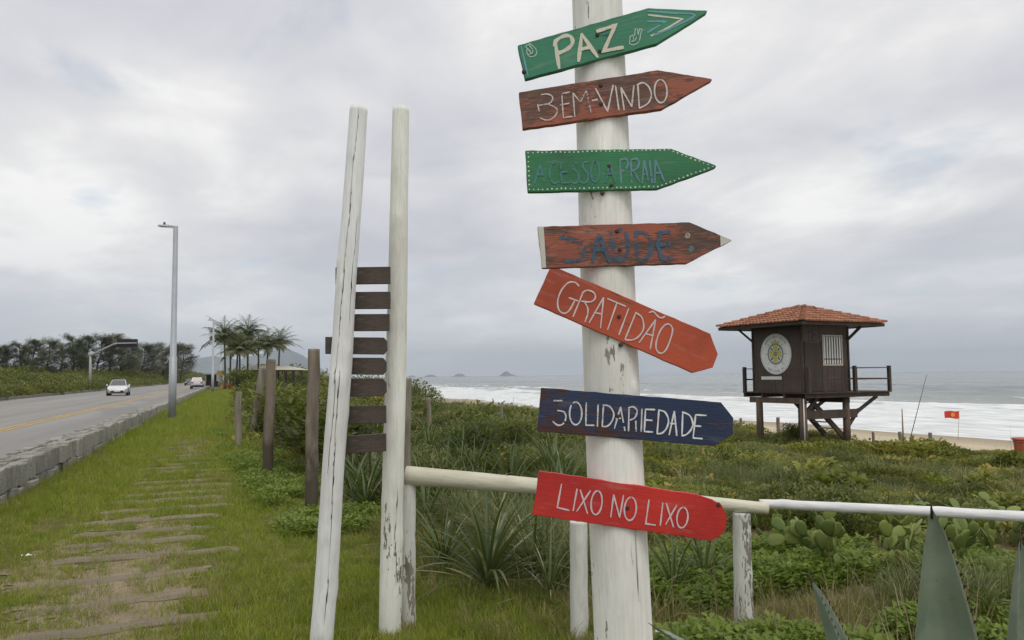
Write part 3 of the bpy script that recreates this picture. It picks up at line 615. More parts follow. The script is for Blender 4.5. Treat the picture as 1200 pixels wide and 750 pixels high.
# ================================================================== FINGER POST OF BROWN BOARDS, AND THE POLE BESIDE IT
def pole(name, base_px, top_px, wb, wt, mat, seed, label, cat='post', group=None, gz=None, root=None, dist=None, cracks=(), knots=6, rough=.03, n=32, rings=70, mid=None, part='pole', wander=1.0):
    d = dist
    if d is None: p = T(*base_px); d = fdist(p)
    b, t = W(base_px[0], base_px[1], d), W(top_px[0], top_px[1], d)
    dn = (b - t).normalized(); b2 = b + dn * .15
    path = [b2, t]; rd = [pxm(wb, d), pxm(wt, d)]
    if mid: m_ = W(mid[0], mid[1], d); path = [b2, m_, t]; rd = [pxm(wb, d), pxm(mid[2], d), pxm(wt, d)]
    r = root or empty(name, (b.x, b.y, b.z))
    if root is None: tag(r, label, cat, group)
    o = log_mesh(path, rd, n, rings, seed, rough, cracks, knots, wander=wander).build(part, mat); rel(o, r)
    return r, d
ww_l = whitewash('pole_whitewash_cracked', (.84, .845, .83), 5.1, .14, .40, (.28, .27, .25), .14)
ww_r = whitewash('pole_whitewash_stained', (.84, .84, .76), 8.7, .24, .35, (.25, .24, .16), .30)
lp, ld = pole('finger_post', (376, 757), (420, 126), 27, 21, ww_l, 11, 'leaning cracked white pole with eight brown arrow boards, left of the pair', 'signpost', mid=(400, 420, 25), wander=.9, cracks=[(.30, 1.02, math.pi - .35, .75, .008), (.06, .5, math.pi + .35, -.5, .006), (.55, .8, math.pi + .8, .2, .004)], knots=16, n=90, rings=130, rough=.06)
tag(pole('tall_pole', (457, 742), (470, 126), 26, 19.5, ww_r, 21, 'tall straight white pole right of the cracked leaning pole', 'pole', mid=(464, 420, 24), knots=6, n=60, rings=110, rough=.022, cracks=[(.1, .3, math.pi + .5, .2, .003), (.42, .5, math.pi - .5, .1, .003)])[0])
brn = worn_paint('board_dark_brown', (.065, .046, .036), (.10, .075, .06), .45, 3, (1, 1, 4), (.08, .058, .046), 30.1, .4)
LD = ld + .085
for k, (x0, x1, yt, yb, tipc) in enumerate([(393, 457, 313, 333, 0), (396, 457, 342, 362, 0), (394, 456, 368, 388, 0), (381, 453.5, 395, 415, 1), (392, 452.5, 419, 439, 1), (386, 452.5, 444, 465, 1), (384, 452, 476, 497, 0), (382, 452, 511, 532, 0)]):
    sl = [.6, .3, .2, -.5, -.3, .5, 1.0, 3.0][k]
    pts = [(x0, yt - sl * -.5), (x1 - (4 if tipc else 0), yt - sl), (x1, (yt + yb) / 2 - sl - (5 if tipc else 8)), (x1, (yt + yb) / 2 - sl + (5 if tipc else 8)), (x1 - (4 if tipc else 0), yb - sl), (x0, yb + sl * .5)]
    P = [W(a, b, LD) for a, b in pts]; c = sum(P, Vector()) / len(P); mb = MB(); n_ = len(P)
    lo = [((p - c).dot(RH), 0, (p - c).z) for p in P]; mb.np(lo + [(a, .028, z) for a, _, z in lo], [tuple(range(n_))[::-1], tuple(range(n_, 2 * n_))] + [(j, (j + 1) % n_, n_ + (j + 1) % n_, n_ + j) for j in range(n_)])
    o = mb.build('arrow_board', brn); bm = bmesh.new(); bm.from_mesh(o.data); bmesh.ops.recalc_face_normals(bm, faces=bm.faces); bm.to_mesh(o.data); bm.free(); bevel(o, .002, 1)
    m4 = Matrix((RH, FH, UP)).transposed().to_4x4(); m4.translation = c; o.parent = lp; o.matrix_parent_inverse = Matrix.Translation(-lp.location); o.matrix_basis = m4
# ================================================================== RAIL FENCE IN FRONT OF THE SCRUB
ww_p = whitewash('rail_post_whitewash', (.68, .68, .63), 12.9, .42, .5, (.27, .25, .20), .35)
ww_y = whitewash('rail_yellowed', (.62, .59, .46), 15.2, .30, .5, (.34, .28, .18), .35)
ww_w = whitewash('rail_white', (.76, .76, .76), 18.8, .22, .5, (.45, .42, .38), .1)
_, rd1 = pole('rail_post', (479, 734), (480, 566), 16, 14, ww_p, 31, 'short white rail post right behind the tall straight pole', 'post', 'white posts carrying the rail', knots=2)
_, rd2 = pole('rail_post', (679, 747), (678, 611), 21, 20, ww_p, 32, 'short peeling white rail post just left of the signpost', 'post', 'white posts carrying the rail', knots=2)
_, rd3 = pole('rail_post', (872, 738), (869, 601), 22, 20, ww_p, 33, 'short peeling white rail post at the joint of the two rails', 'post', 'white posts carrying the rail', knots=2)
def log(name, a, b, ra, rb_, mat, seed, label, cat, rough=.02, group=None, knots=3):
    c = (a + b) / 2; o = log_mesh([a, a.lerp(b, .5) + Vector((0, 0, .008)), b], [ra, (ra + rb_) / 2, rb_], 28, 60, seed, rough, (), knots).build(name, mat)
    qt = (b - a).normalized().to_track_quat('Z', 'Y'); o.data.transform(qt.to_matrix().to_4x4().inverted() @ Matrix.Translation(-c)); o.location = c; o.rotation_euler = qt.to_euler(); return tag(o, label, cat, group)
log('fence_rail', W(476, 557, rd1), W(900, 596, rd3 - .02), pxm(22, rd1), pxm(13, rd3), ww_y, 41, 'thick yellowed log rail running behind the signpost', 'rail')
log('fence_rail', W(890, 590.5, rd3 + .06), W(1290, 611, rd3 - .1), pxm(10.5, rd3), pxm(13, rd3), ww_w, 42, 'thin bright white rail running off to the right edge', 'rail', .06, knots=9)
pole('rail_post', (1275, 745), (1272, 616), 21, 20, ww_p, 34, 'short white rail post under the far right end of the white rail', 'post', 'white posts carrying the rail', knots=2)
a = T(768, 754); b = T(900, 768); log('fallen_log', a + Vector((0, 0, .035)), b + Vector((0, 0, .03)), .04, .045, ww_w, 43, 'white painted log lying on the grass at the signpost foot', 'log')
# ------------------------------------------------------------------ weathered brown posts along the path and out in the dune
def wood(name, a, b, seed, base=(.05, .037, .026), tar=False):
    s = NT(name); g = s.noise(12, 5, .62, (1, 1, .12), loc=(seed, 0, 0)); n = s.noise(5, 4, .6, (1, 1, .5), loc=(seed, 2, 0)); q = s.n('ShaderNodeSeparateXYZ'); s.l(s.tc.outputs['Object'], q.inputs[0])
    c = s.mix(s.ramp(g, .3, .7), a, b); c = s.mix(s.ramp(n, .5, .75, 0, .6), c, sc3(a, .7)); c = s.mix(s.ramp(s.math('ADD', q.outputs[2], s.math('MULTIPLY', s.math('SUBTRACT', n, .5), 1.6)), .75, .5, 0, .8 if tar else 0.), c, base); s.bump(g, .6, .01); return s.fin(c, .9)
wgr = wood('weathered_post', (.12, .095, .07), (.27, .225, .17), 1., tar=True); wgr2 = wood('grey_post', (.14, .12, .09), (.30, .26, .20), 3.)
PG = 'weathered brown posts along the path'
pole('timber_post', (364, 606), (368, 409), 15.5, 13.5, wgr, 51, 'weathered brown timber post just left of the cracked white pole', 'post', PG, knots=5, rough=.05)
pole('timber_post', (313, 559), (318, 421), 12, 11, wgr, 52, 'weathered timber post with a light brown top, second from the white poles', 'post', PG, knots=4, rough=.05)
pole('timber_post', (296, 518), (308, 431), 9.5, 8, wgr2, 53, 'greyish timber post leaning right behind another post', 'post', PG, knots=3, rough=.04)
pole('timber_post', (279, 527), (279.5, 459), 8, 7, wgr2, 54, 'shortest timber post standing at the grass edge of the path', 'post', PG, knots=2, rough=.04)
pole('timber_post', (473.5, 600), (475, 443), 15, 14, wgr2, 55, 'greyish timber post mostly hidden behind the tall straight pole', 'post', PG, knots=2)
FGp = 'thin old fence posts at the dune edge'
for k, (x, yt, yb, w, lab) in enumerate([(502.5, 466, 494, 5, 'thin old post in the scrub, just right of the tall pole'), (587.5, 474, 502, 4, 'thin old post in the scrub left of the blue board'), (560, 470, 484, 3, 'tiny old post on the beach edge left of the blue board'),
        (868, 490, 503, 3.2, 'old beach fence post left of the lifeguard tower, beside the blue board tip'), (889, 490, 504, 3, 'old beach fence post just left of the tower\'s left leg'), (911.5, 489, 505, 4, 'old beach fence post seen between the tower\'s left and front legs'), (936.5, 494, 508, 3.2, 'old beach fence post just left of the tower\'s front leg'),
        (1023, 506, 516, 3, 'old beach fence post right of the tower\'s ladder'), (1054.5, 506, 520, 4, 'old beach fence post beside the upright stick and the slanting rod'), (1090, 507, 520, 4, 'old beach fence post left of the red flag')]):
    if yb < 505 and x > 600: d = 38 + (x - 868) * -.03
    else: d = None
    if x > 600:
        d = {868: 41, 889: 40, 911.5: 39, 936.5: 38, 1023: 33, 1054.5: 30, 1090: 30.5}[x]
    else: d = {502.5: 21, 587.5: 24, 560: 60}[x]
    t = W(x, yt, d); gz = zt1(t.x, t.y); b = Vector((t.x + .02, t.y, gz - .1)); r = pxm(w, d)
    o = log_mesh([b, t], [r * 1.08, r], 12, 14, 60 + k, .06).build('fence_post', wgr2); o.data.transform(Matrix.Translation(-b)); o.location = b; tag(o, lab, 'post', FGp)
# ================================================================== LIFEGUARD TOWER
TD = 31.0
tf = W(943, 523, TD); tgz = zt1(tf.x, tf.y)
ca, sa = .454, .891
tu = -RH * ca + FH * sa; tv = RH * sa + FH * ca         # along the emblem wall, along the window wall
tw = empty('lifeguard_tower', (tf.x, tf.y, tgz)); tag(tw, 'dark brown lifeguard tower on stilts with red tiled roof and white emblem', 'tower')
m4t = Matrix((tu, tv, UP)).transposed().to_4x4()         # note: left handed axes are mirrored below by using explicit points
def tp(u, v, z): return Vector((tf.x, tf.y, 0)) + tu * u + tv * v + UP * z
def tloc(p): return p - Vector((tf.x, tf.y, tgz))
def tbox(mb, u0, u1, v0, v1, z0, z1): return mb.obox(tloc(tp(u0, v0, z0)), tu * (u1 - u0), tv * (v1 - v0), UP * (z1 - z0))
dkw = worn_paint('tower_wood', (.075, .048, .036), (.058, .04, .032), .3, 1.2, (1, 1, .3), (.09, .058, .043), 2.2, .4)
dkw2 = plain('tower_beam_wood', (.062, .043, .033), .8, .3, 3, (1, 1, .3), bump=.3)
legm = wood('tower_leg_wood', (.09, .062, .042), (.17, .12, .085), 5.)
S_, ZD, ZE = 2.6, .78, 3.52
ZB = ZD + .06
def wallplanks(fix, along, lo, hi, z0, z1, th, skip=()):
    """boards of one cabin wall; fix is the other coordinate"""
    w = (hi - lo) / 13
    for k in range(13):
        a, b = lo + k * w, lo + (k + 1) * w - .008
        segs = [(z0, z1)]
        for (s0, s1, q0, q1) in skip:
            if a + w / 2 > s0 and a + w / 2 < s1: segs = [(z0, q0), (q1, z1)]
        for (q0, q1) in segs:
            mb = MB(); pr = random.uniform(-.004, .004)
            if along == 'u': tbox(mb, a, b, fix + pr, fix + th, q0, q1)
            else: tbox(mb, fix + pr, fix + th, a, b, q0, q1)
            mb.build('wall_board', dkw, tw)
WV0, WV1, WZ0, WZ1 = 1.2, 2.2, 1.93, 3.03
wallplanks(0, 'u', 0, S_, ZB, ZE - .05, .04); wallplanks(S_ - .04, 'u', 0, S_, ZB, ZE - .05, .04)
wallplanks(0, 'v', .045, S_ - .045, ZB, ZE - .05, .04, [(WV0, WV1, WZ0, WZ1)]); wallplanks(S_ - .04, 'v', .045, S_ - .045, ZB, ZE - .05, .04)
for u, v in ((0, 0), (0, S_), (S_, 0), (S_, S_)): tbox(MB(), u - .035, u + .035, v - .035, v + .035, ZB, ZE - .03).build('corner_post', dkw2, tw)
# deck
dk = MB(); U0d, U1d, V0d, V1d = -.32, 3.25, -.04, 4.7
k = V0d
while k < V1d - .05:
    tbox(MB(), U0d, U1d, k, min(k + .17, V1d), ZD, ZD + .05).build('deck_board', dkw2, tw); k += .18
for u in (U0d + .1, 0.9, 2.1, U1d - .14): tbox(MB(), u, u + .1, V0d + .02, V1d - .02, ZD - .17, ZD - .002).build('joist', dkw2, tw)
tbox(MB(), U0d + .3, U1d - .3, .06, .18, ZD - .40, ZD - .172).build('beam', legm, tw); tbox(MB(), U0d + .3, U1d - .3, 2.45, 2.57, ZD - .40, ZD - .172).build('beam', dkw2, tw)
for u, v in ((.12, .12), (2.45, .12), (.12, 2.5), (2.45, 2.5)):
    p = tp(u, v, 0); g = zt1(p.x, p.y); MB().tube([tloc(tp(u, v, g - .3)), tloc(tp(u, v, ZD - .173))], [.15, .135], 14).build('leg', legm, tw)
tbox(MB(), .0, .1, .2, 3.0, -.22, .12).build('cross_beam', dkw2, tw)
MB().tube([tloc(tp(-.05, -.03, tgz - .1)), tloc(tp(-.05, -.03, ZD - .2))], .022, 8).build('drain_pipe', plain('white_pipe', (.7, .7, .68), .5), tw)
for (p, q) in (((.1, 3.0, -.05), (.1, 4.3, ZD - .17)), ((2.4, 3.0, -.05), (2.4, 4.3, ZD - .17)), ((.1, .3, .1), (.1, .9, ZD - .17)), ((.12, 2.4, -.75), (.1, 3.2, .1))): MB().bar(tloc(tp(*p)), tloc(tp(*q)), .09, .12).build('brace', dkw2, tw)
# ladder stair under the deck
g2 = -1.45
s0, s1 = (.55, .7), (.55, 2.75)
for u in (.22, 1.1): MB().bar(tloc(tp(u, .45, ZD - .1)), tloc(tp(u, 2.95, g2)), .08, .2).build('stair_string', dkw2, tw)
for k in range(1, 8):
    t = k / 8; v = .45 + 2.5 * t; z = ZD - .1 + (g2 - ZD + .1) * t; tbox(MB(), .265, 1.055, v - .1, v + .1, z - .02, z + .02).build('stair_tread', plain('tread_wood', (.34, .31, .27), .8) if k == 1 else bpy.data.materials['tread_wood'], tw)
# railing
RZ = 1.02
rail_posts = [(U0d + .05, S_), (U0d + .05, V1d - .06), (U1d - .06, V1d - .06), (U1d - .06, .05), (U1d - .06, S_), (1.4, V1d - .06), (U0d + .05, .05)]
for k, (u, v) in enumerate(rail_posts): tbox(MB(), u - .06, u + .06, v - .06, v + .06, ZD + .05, ZD + RZ + (.06 if k < 4 else 0)).build('rail_post', dkw2, tw)
def rail(p, q, z, w): MB().bar(tloc(tp(*p, z)), tloc(tp(*q, z)), w, w).build('rail', dkw2, tw)
for z, w in ((ZD + RZ - .02, .035), (ZD + .55, .06)):
    rail((U0d + .05, .05), (U0d + .05, S_), z, w * .6); rail((U0d + .05, S_), (U0d + .05, V1d - .06), z, w); rail((U0d + .05, V1d - .06), (U1d - .06, V1d - .06), z, w); rail((U1d - .06, V1d - .06), (U1d - .06, .05), z, w)
# window and door on the right-hand wall
wfr = plain('window_frame_paint', (.52, .46, .38), .7, .2, 10); wht = plain('white_paint', (.74, .74, .72), .6, .08, 10); gls = plain('dark_glass', (.03, .035, .04), .15, .1, 3)
wo_ = MB()
for a in ((WV0 - .06, WV1 + .06, WZ0 - .06, WZ0), (WV0 - .06, WV1 + .06, WZ1, WZ1 + .06)): tbox(wo_, -.025, .03, a[0], a[1], a[2], a[3])
for a in ((WV0 - .06, WV0), (WV1, WV1 + .06)): tbox(wo_, -.025, .03, a[0], a[1], WZ0 + .001, WZ1 - .001)
wn_ = wo_.build('window', wfr, tw)
tbox(MB(), .035, .045, WV0, WV1, WZ0, WZ1).build('pane', gls, wn_)
for k in range(7): v = WV0 + .07 + k * (WV1 - WV0 - .14) / 6; tbox(MB(), -.012, .02, v - .035, v + .035, WZ0 + .01, WZ1 - .01).build('bar', wht, wn_)
for z in (WZ0 + .2,): tbox(MB(), -.022, -.013, WV0, WV1, z - .02, z + .02).build('bar', plain('window_bar_dark', (.08, .07, .06), .6), wn_)
dr = tbox(MB(), -.03, -.006, .18, 1.06, ZB + .03, 2.75).build('door', plain('door_wood', (.05, .036, .028), .7, .25, 2, (1, 1, .2)), tw)
tbox(MB(), -.05, -.031, .98, 1.02, 1.75, 1.88).build('handle', plain('door_handle_metal', (.12, .1, .08), .4, metal=.6), dr)
for a in ((.13, .17), (1.07, 1.11)): tbox(MB(), -.035, -.006, a[0], a[1], ZB + .02, 2.82).build('door_frame', dkw2, tw)
# emblem on the left-hand wall (built flat on that wall)
EU, EZ, ER = 1.32, 2.36, .82
def epoly(mb, pts, lift): mb.np([tloc(tp(EU + a, -lift, EZ + b)) for a, b in pts], [tuple(range(len(pts)))]); return mb
circ = lambda r, n=48, cx=0, cy=0: [(cx + r * math.cos(t), cy + r * math.sin(t)) for t in np.linspace(0, 2 * math.pi, n, endpoint=False)]
mb = MB(); fr = [tloc(tp(EU + a, -.03, EZ + b)) for a, b in circ(ER)]; bk = [tloc(tp(EU + a, .0, EZ + b)) for a, b in circ(ER)]; n_ = 48
mb.np(fr + bk, [tuple(range(n_)), tuple(range(n_, 2 * n_))] + [(k, (k + 1) % n_, n_ + (k + 1) % n_, n_ + k) for k in range(n_)]); emb = mb.build('emblem', plain('emblem_white', (.82, .83, .81), .6, .1, 4), tw, label='round white emblem with yellow cross and grey ring')
gry = plain('emblem_grey', (.25, .26, .25), .7, .2, 12); ylw = plain('emblem_yellow', (.55, .53, .16), .7, .2, 10); dkg = plain('emblem_dark', (.10, .10, .08), .7)
def ring(r0, r1, lift, mat, name, n=48):
    P = [tloc(tp(EU + a, -lift, EZ + b)) for a, b in circ(r0, n)] + [tloc(tp(EU + a, -lift, EZ + b)) for a, b in circ(r1, n)]
    MB().np(P, [(k, (k + 1) % n, n + (k + 1) % n, n + k) for k in range(n)]).build(name, mat, emb)
ring(.36, .43, .033, gry, 'ring'); ring(.765, .775, .033, gry, 'rim_line')
cross = [(-.13, -.33), (.13, -.33), (.10, -.12), (.32, -.13), (.32, .13), (.10, .12), (.13, .33), (-.13, .33), (-.10, .12), (-.32, .13), (-.32, -.13), (-.10, -.12)]
epoly(MB(), cross, .036).build('cross', ylw, emb); epoly(MB(), circ(.10, 20), .039).build('centre_disc', gry, emb)
mb = MB(); epoly(mb, [(-.2, .40), (.2, .40), (.24, .56), (.11, .48), (0, .60), (-.11, .48), (-.24, .56)], .042); mb.build('crown', ylw, emb)
mb = MB()
for k in range(8):
    a = k * math.pi / 4; c_, s__ = math.cos(a), math.sin(a); epoly(mb, [(c_ * .46 - s__ * .012, s__ * .46 + c_ * .012), (c_ * .62, s__ * .62), (c_ * .46 + s__ * .012, s__ * .46 - c_ * .012)], .036)
for k in range(4):
    a = math.pi / 4 + k * math.pi / 2; c_, s__ = math.cos(a), math.sin(a); epoly(mb, [(c_ * .2 - s__ * .035, s__ * .2 + c_ * .035), (c_ * .33 - s__ * .03, s__ * .33 + c_ * .03), (c_ * .33 + s__ * .03, s__ * .33 - c_ * .03), (c_ * .2 + s__ * .035, s__ * .2 - c_ * .035)], .042)
mb.build('rays', dkg, emb)
mb = MB()
for a0, a1, n_ in ((2.6, .55, 24), (4.1, 5.4, 14)):      # the rim inscription, too small to read
    for k in range(n_):
        a = a0 + (a1 - a0) * k / n_; 
        if random.random() < .14: continue
        c_, s__ = math.cos(a), math.sin(a); h = random.uniform(.03, .045); w = random.uniform(.008, .018)
        epoly(mb, [(c_ * (.69 - h) - s__ * w, s__ * (.69 - h) + c_ * w), (c_ * (.69 + h) - s__ * w, s__ * (.69 + h) + c_ * w), (c_ * (.69 + h) + s__ * w, s__ * (.69 + h) - c_ * w), (c_ * (.69 - h) + s__ * w, s__ * (.69 - h) - c_ * w)], .036)
mb.build('rim_inscription', gry, emb)
tbox(MB(), 1.05, 2.15, -.022, -.004, 1.33, 1.46).build('notice_strip', wht, tw)
# roof: hip with rows of clay barrel tiles
OV = 1.0; E0, E1 = -OV, S_ + OV; cm = S_ / 2; ZA = ZE + .72; RL = .32
def mat_tile():
    s = NT('roof_tile'); n = s.noise(2.2, 5, .6); f = s.noise(14, 4, .65); a = s.n('ShaderNodeAttribute', attribute_name='tint').outputs['Fac']
    c = s.mix(a, (.25, .10, .055), (.42, .19, .105)); c = s.mix(s.ramp(n, .45, .7, 0, .65), c, (.16, .062, .04)); c = s.mix(s.ramp(f, .55, .75, 0, .5), c, (.09, .065, .05)); s.bump(f, .4, .01); return s.fin(c, .9)
tilem = mat_tile(); rf = MB(); tints = []
c4 = [(E0, E0), (E1, E0), (E1, E1), (E0, E1)]; rA, rB = (cm - RL, cm), (cm + RL, cm)
rf.np([tloc(tp(*c, ZE)) for c in c4] + [tloc(tp(*rA, ZA)), tloc(tp(*rB, ZA))], [(0, 1, 5, 4), (1, 2, 5), (2, 3, 4, 5), (3, 0, 4)]); rf.np([tloc(tp(*c, ZE - .07)) for c in c4], [(0, 1, 2, 3)])
rfo = rf.build('roof', plain('roof_underside', (.06, .045, .035), .8, .2, 3), tw)
tb = MB()
def slope_tiles(a, b, top_a, top_b, width=.19, run=.36):
    """a,b eave corners; tiles in rows up to the ridge top_a..top_b"""
    A, B, TA, TB = [np.array(q, float) for q in (a, b, top_a, top_b)]; e = B - A; Le = np.linalg.norm(e); e /= Le
    mid = (TA + TB) / 2; up = mid - A; up = up - e * up.dot(e); Lu = np.linalg.norm(up); up /= Lu; nr = np.cross(e, up); nr = nr if nr[2] > 0 else -nr
    x0a, x1a = (TA - A).dot(e), (TB - A).dot(e); ncol = int(Le / width); nrow = int(Lu / run) + 1
    for i in range(ncol):
        x = (i + .5) * Le / ncol
        for j in range(nrow):
            s0_, s1_ = j * run - .06, min((j + 1) * run + .05, Lu); sm_ = (s0_ + s1_) / 2
            if s1_ - s0_ < .1: continue
            lo_, hi_ = x0a * sm_ / Lu, Le - (Le - x1a) * sm_ / Lu
            if x < lo_ - .03 or x > hi_ + .03: continue
            jx = random.uniform(-.012, .012); V = []; n_ = 6
            for (s__, r_, lift) in ((s0_, width * .50, .058), (s1_, width * .42, .018)):
                for k in range(n_ + 1):
                    t = math.pi * k / n_; q = A + e * (x + jx + r_ * math.cos(t)) + up * s__ + nr * (lift + r_ * .75 * math.sin(t) - .01); V.append(tuple(q))
            tb.np(V, [(k, k + 1, n_ + 2 + k, n_ + 1 + k) for k in range(n_)] + [tuple(range(n_ + 1))], False); tints.extend([random.random()] * len(V))
L3 = lambda c, z: tuple(tloc(tp(*c, z)))
slope_tiles(L3(c4[0], ZE), L3(c4[1], ZE), L3(rA, ZA), L3(rB, ZA)); slope_tiles(L3(c4[1], ZE), L3(c4[2], ZE), L3(rB, ZA), L3(rB, ZA)); slope_tiles(L3(c4[2], ZE), L3(c4[3], ZE), L3(rB, ZA), L3(rA, ZA)); slope_tiles(L3(c4[3], ZE), L3(c4[0], ZE), L3(rA, ZA), L3(rA, ZA))
def cap_row(a, b, r=.115, step=.36):
    a, b = Vector(a), Vector(b); n_ = int((b - a).length / step) + 1; d = (b - a) / n_; x = d.cross(UP).normalized(); up = x.cross(d).normalized()
    for i in range(n_):
        V = []
        for t_, r_, l_ in ((-.12, r, .07), (1.0, r * .85, .035)):
            for k in range(7): t = math.pi * k / 6; V.append(a + d * (i + t_) + x * r_ * math.cos(t) + up * (l_ + r_ * .8 * math.sin(t)))
        tb.np(V, [(k, k + 1, 8 + k, 7 + k) for k in range(6)] + [tuple(range(7))], False); tints.extend([random.random()] * len(V))
for a, b in ((c4[0], rA), (c4[3], rA), (c4[1], rB), (c4[2], rB)): cap_row(L3(a, ZE), L3(b, ZA))
cap_row(L3(rA, ZA), L3(rB, ZA))
to = tb.build('roof_tiles', tilem, tw); to['kind'] = 'stuff'; at = to.data.attributes.new('tint', 'FLOAT', 'POINT'); at.data.foreach_set('value', np.array(tints[:len(to.data.vertices)], np.float32))
for p, q in (((0, 0), (1, 0)), ((1, 0), (1, 1)), ((1, 1), (0, 1)), ((0, 1), (0, 0))):
    A = (E0 + .03 if p[0] == 0 else E1 - .03, E0 + .03 if p[1] == 0 else E1 - .03); B = (E0 + .03 if q[0] == 0 else E1 - .03, E0 + .03 if q[1] == 0 else E1 - .03)
    MB().bar(tloc(tp(*A, ZE - .045)), tloc(tp(*B, ZE - .045)), .04, .13).build('fascia', dkw2, tw)
for (u, v, uu, vv) in ((S_, 0, S_ + .8, -.0), (0, S_, -.0, S_ + .8), (0, 0, -.6, -.6), (S_, S_, S_ + .7, S_ + .7), (0, S_ - .05, -.7, S_ - .05)): MB().bar(tloc(tp(u, v, ZE - .62)), tloc(tp(uu, vv, ZE - .08)), .06, .07).build('eave_strut', dkw2, tw)
# ------------------------------------------------------------------ beach things
def stick(name, p, q, r, mat, label, cat):
    p, q = Vector(p), Vector(q); o = MB().tube([Vector(), (q - p) * .5 + Vector((.0, 0, 0)), q - p], [r, r * .85, r * .55], 8).build(name, mat, loc=p); return tag(o, label, cat)
dry = plain('dry_stick', (.30, .22, .13), .9, .2, 6)
q = W(1057, 479, 31); stick('stick', (q.x, q.y, zt1(q.x, q.y) - .1), q, .035, dry, 'upright pale stick at the dune edge right of the tower', 'stick')
q = W(1086, 439, 31); p = W(1062, 514, 31); stick('rod', (p.x, p.y, zt1(p.x, p.y) - .1), q, .016, plain('rod_dark', (.05, .045, .04), .5), 'long thin dark rod slanting up right of the tower', 'rod')
fb = W(1122.5, 517, 62); fgz = zt1(fb.x, fb.y); fl = empty('warning_flag', (fb.x, fb.y, fgz)); tag(fl, 'small red warning flag with yellow mark on a thin pole on the sand', 'flag')
ft = W(1124, 481, 62); MB().tube([(0, 0, -.2), ft - Vector((fb.x, fb.y, fgz))], [.02, .016], 8).build('pole', plain('flag_pole', (.5, .42, .32), .7), fl)
V = []; nx, nz = 14, 6
top = ft - Vector((fb.x, fb.y, fgz)); wv = -RH
for i in range(nx + 1):
    for j in range(nz + 1):
        u, w = i / nx, j / nz; V.append(top + wv * (1.12 * u) + UP * (-.03 - .60 * w * (1 - .12 * u) + -.03 * math.sin(u * 7) - .02 * u) + FH * (.09 * math.sin(u * 8 + w) * u))
cf = MB().np(V, [(i * (nz + 1) + j, i * (nz + 1) + j + 1, (i + 1) * (nz + 1) + j + 1, (i + 1) * (nz + 1) + j) for i in range(nx) for j in range(nz)], True).build('cloth', plain('flag_red', (.62, .045, .03), .8, .1, 3), fl)
V = [top + wv * (.56 + .16 * math.cos(a)) + UP * (-.33 + .17 * math.sin(a)) - FH * .09 for a in np.linspace(0, 2 * math.pi, 12, endpoint=False)]
MB().np(V, [tuple(range(12))]).build('mark', plain('flag_yellow', (.62, .33, .04), .8, .1, 3), cf)
b = W(1199, 533, 27); bz = zt1(b.x, b.y); bn = empty('litter_bin', (b.x, b.y, bz)); tag(bn, 'orange plastic litter bin at the right edge beside the beach', 'bin')
om = plain('bin_orange', (.50, .13, .07), .5, .12, 5); t_ = W(1199, 513, 27).z - bz
pr = [(.20, 0), (.235, .05), (.27, t_ - .09), (.27, t_ - .08), (.315, t_ - .07), (.315, t_), (.285, t_), (.26, t_ - .06), (.21, .08)]
V = [(r * math.cos(a), r * math.sin(a), z) for r, z in pr for a in np.linspace(0, 2 * math.pi, 20, endpoint=False)]; MB().np(V, [(i * 20 + k, i * 20 + (k + 1) % 20, (i + 1) * 20 + (k + 1) % 20, (i + 1) * 20 + k) for i in range(len(pr) - 1) for k in range(20)] + [tuple(range(20))[::-1]], True).build('body', om, bn)
MB().tube([(.30 * math.cos(a), .30 * math.sin(a), t_ - .115) for a in np.linspace(0, 2 * math.pi, 25)], .012, 6).build('rim', om, bn)
# litter on the grass
p = T(33, 656.5); lt = MB(); V = []
for i in range(7):
    for j in range(4): V.append((-.045 + .015 * i, -.012 + .008 * j, .012 + .006 * math.sin(i * 1.7 + j) + .01 * (i % 2)))
lo = lt.np(V, [(i * 4 + j, i * 4 + j + 1, (i + 1) * 4 + j + 1, (i + 1) * 4 + j) for i in range(6) for j in range(3)]).build('paper_scrap', plain('paper', (.75, .75, .74), .7), loc=p + Vector((0, 0, .03))); lo.rotation_euler = (0, .1, .35); lo.scale = (1.25, 1.4, 1); tag(lo, 'crumpled white paper scrap lying on the grass near the stone wall', 'litter')
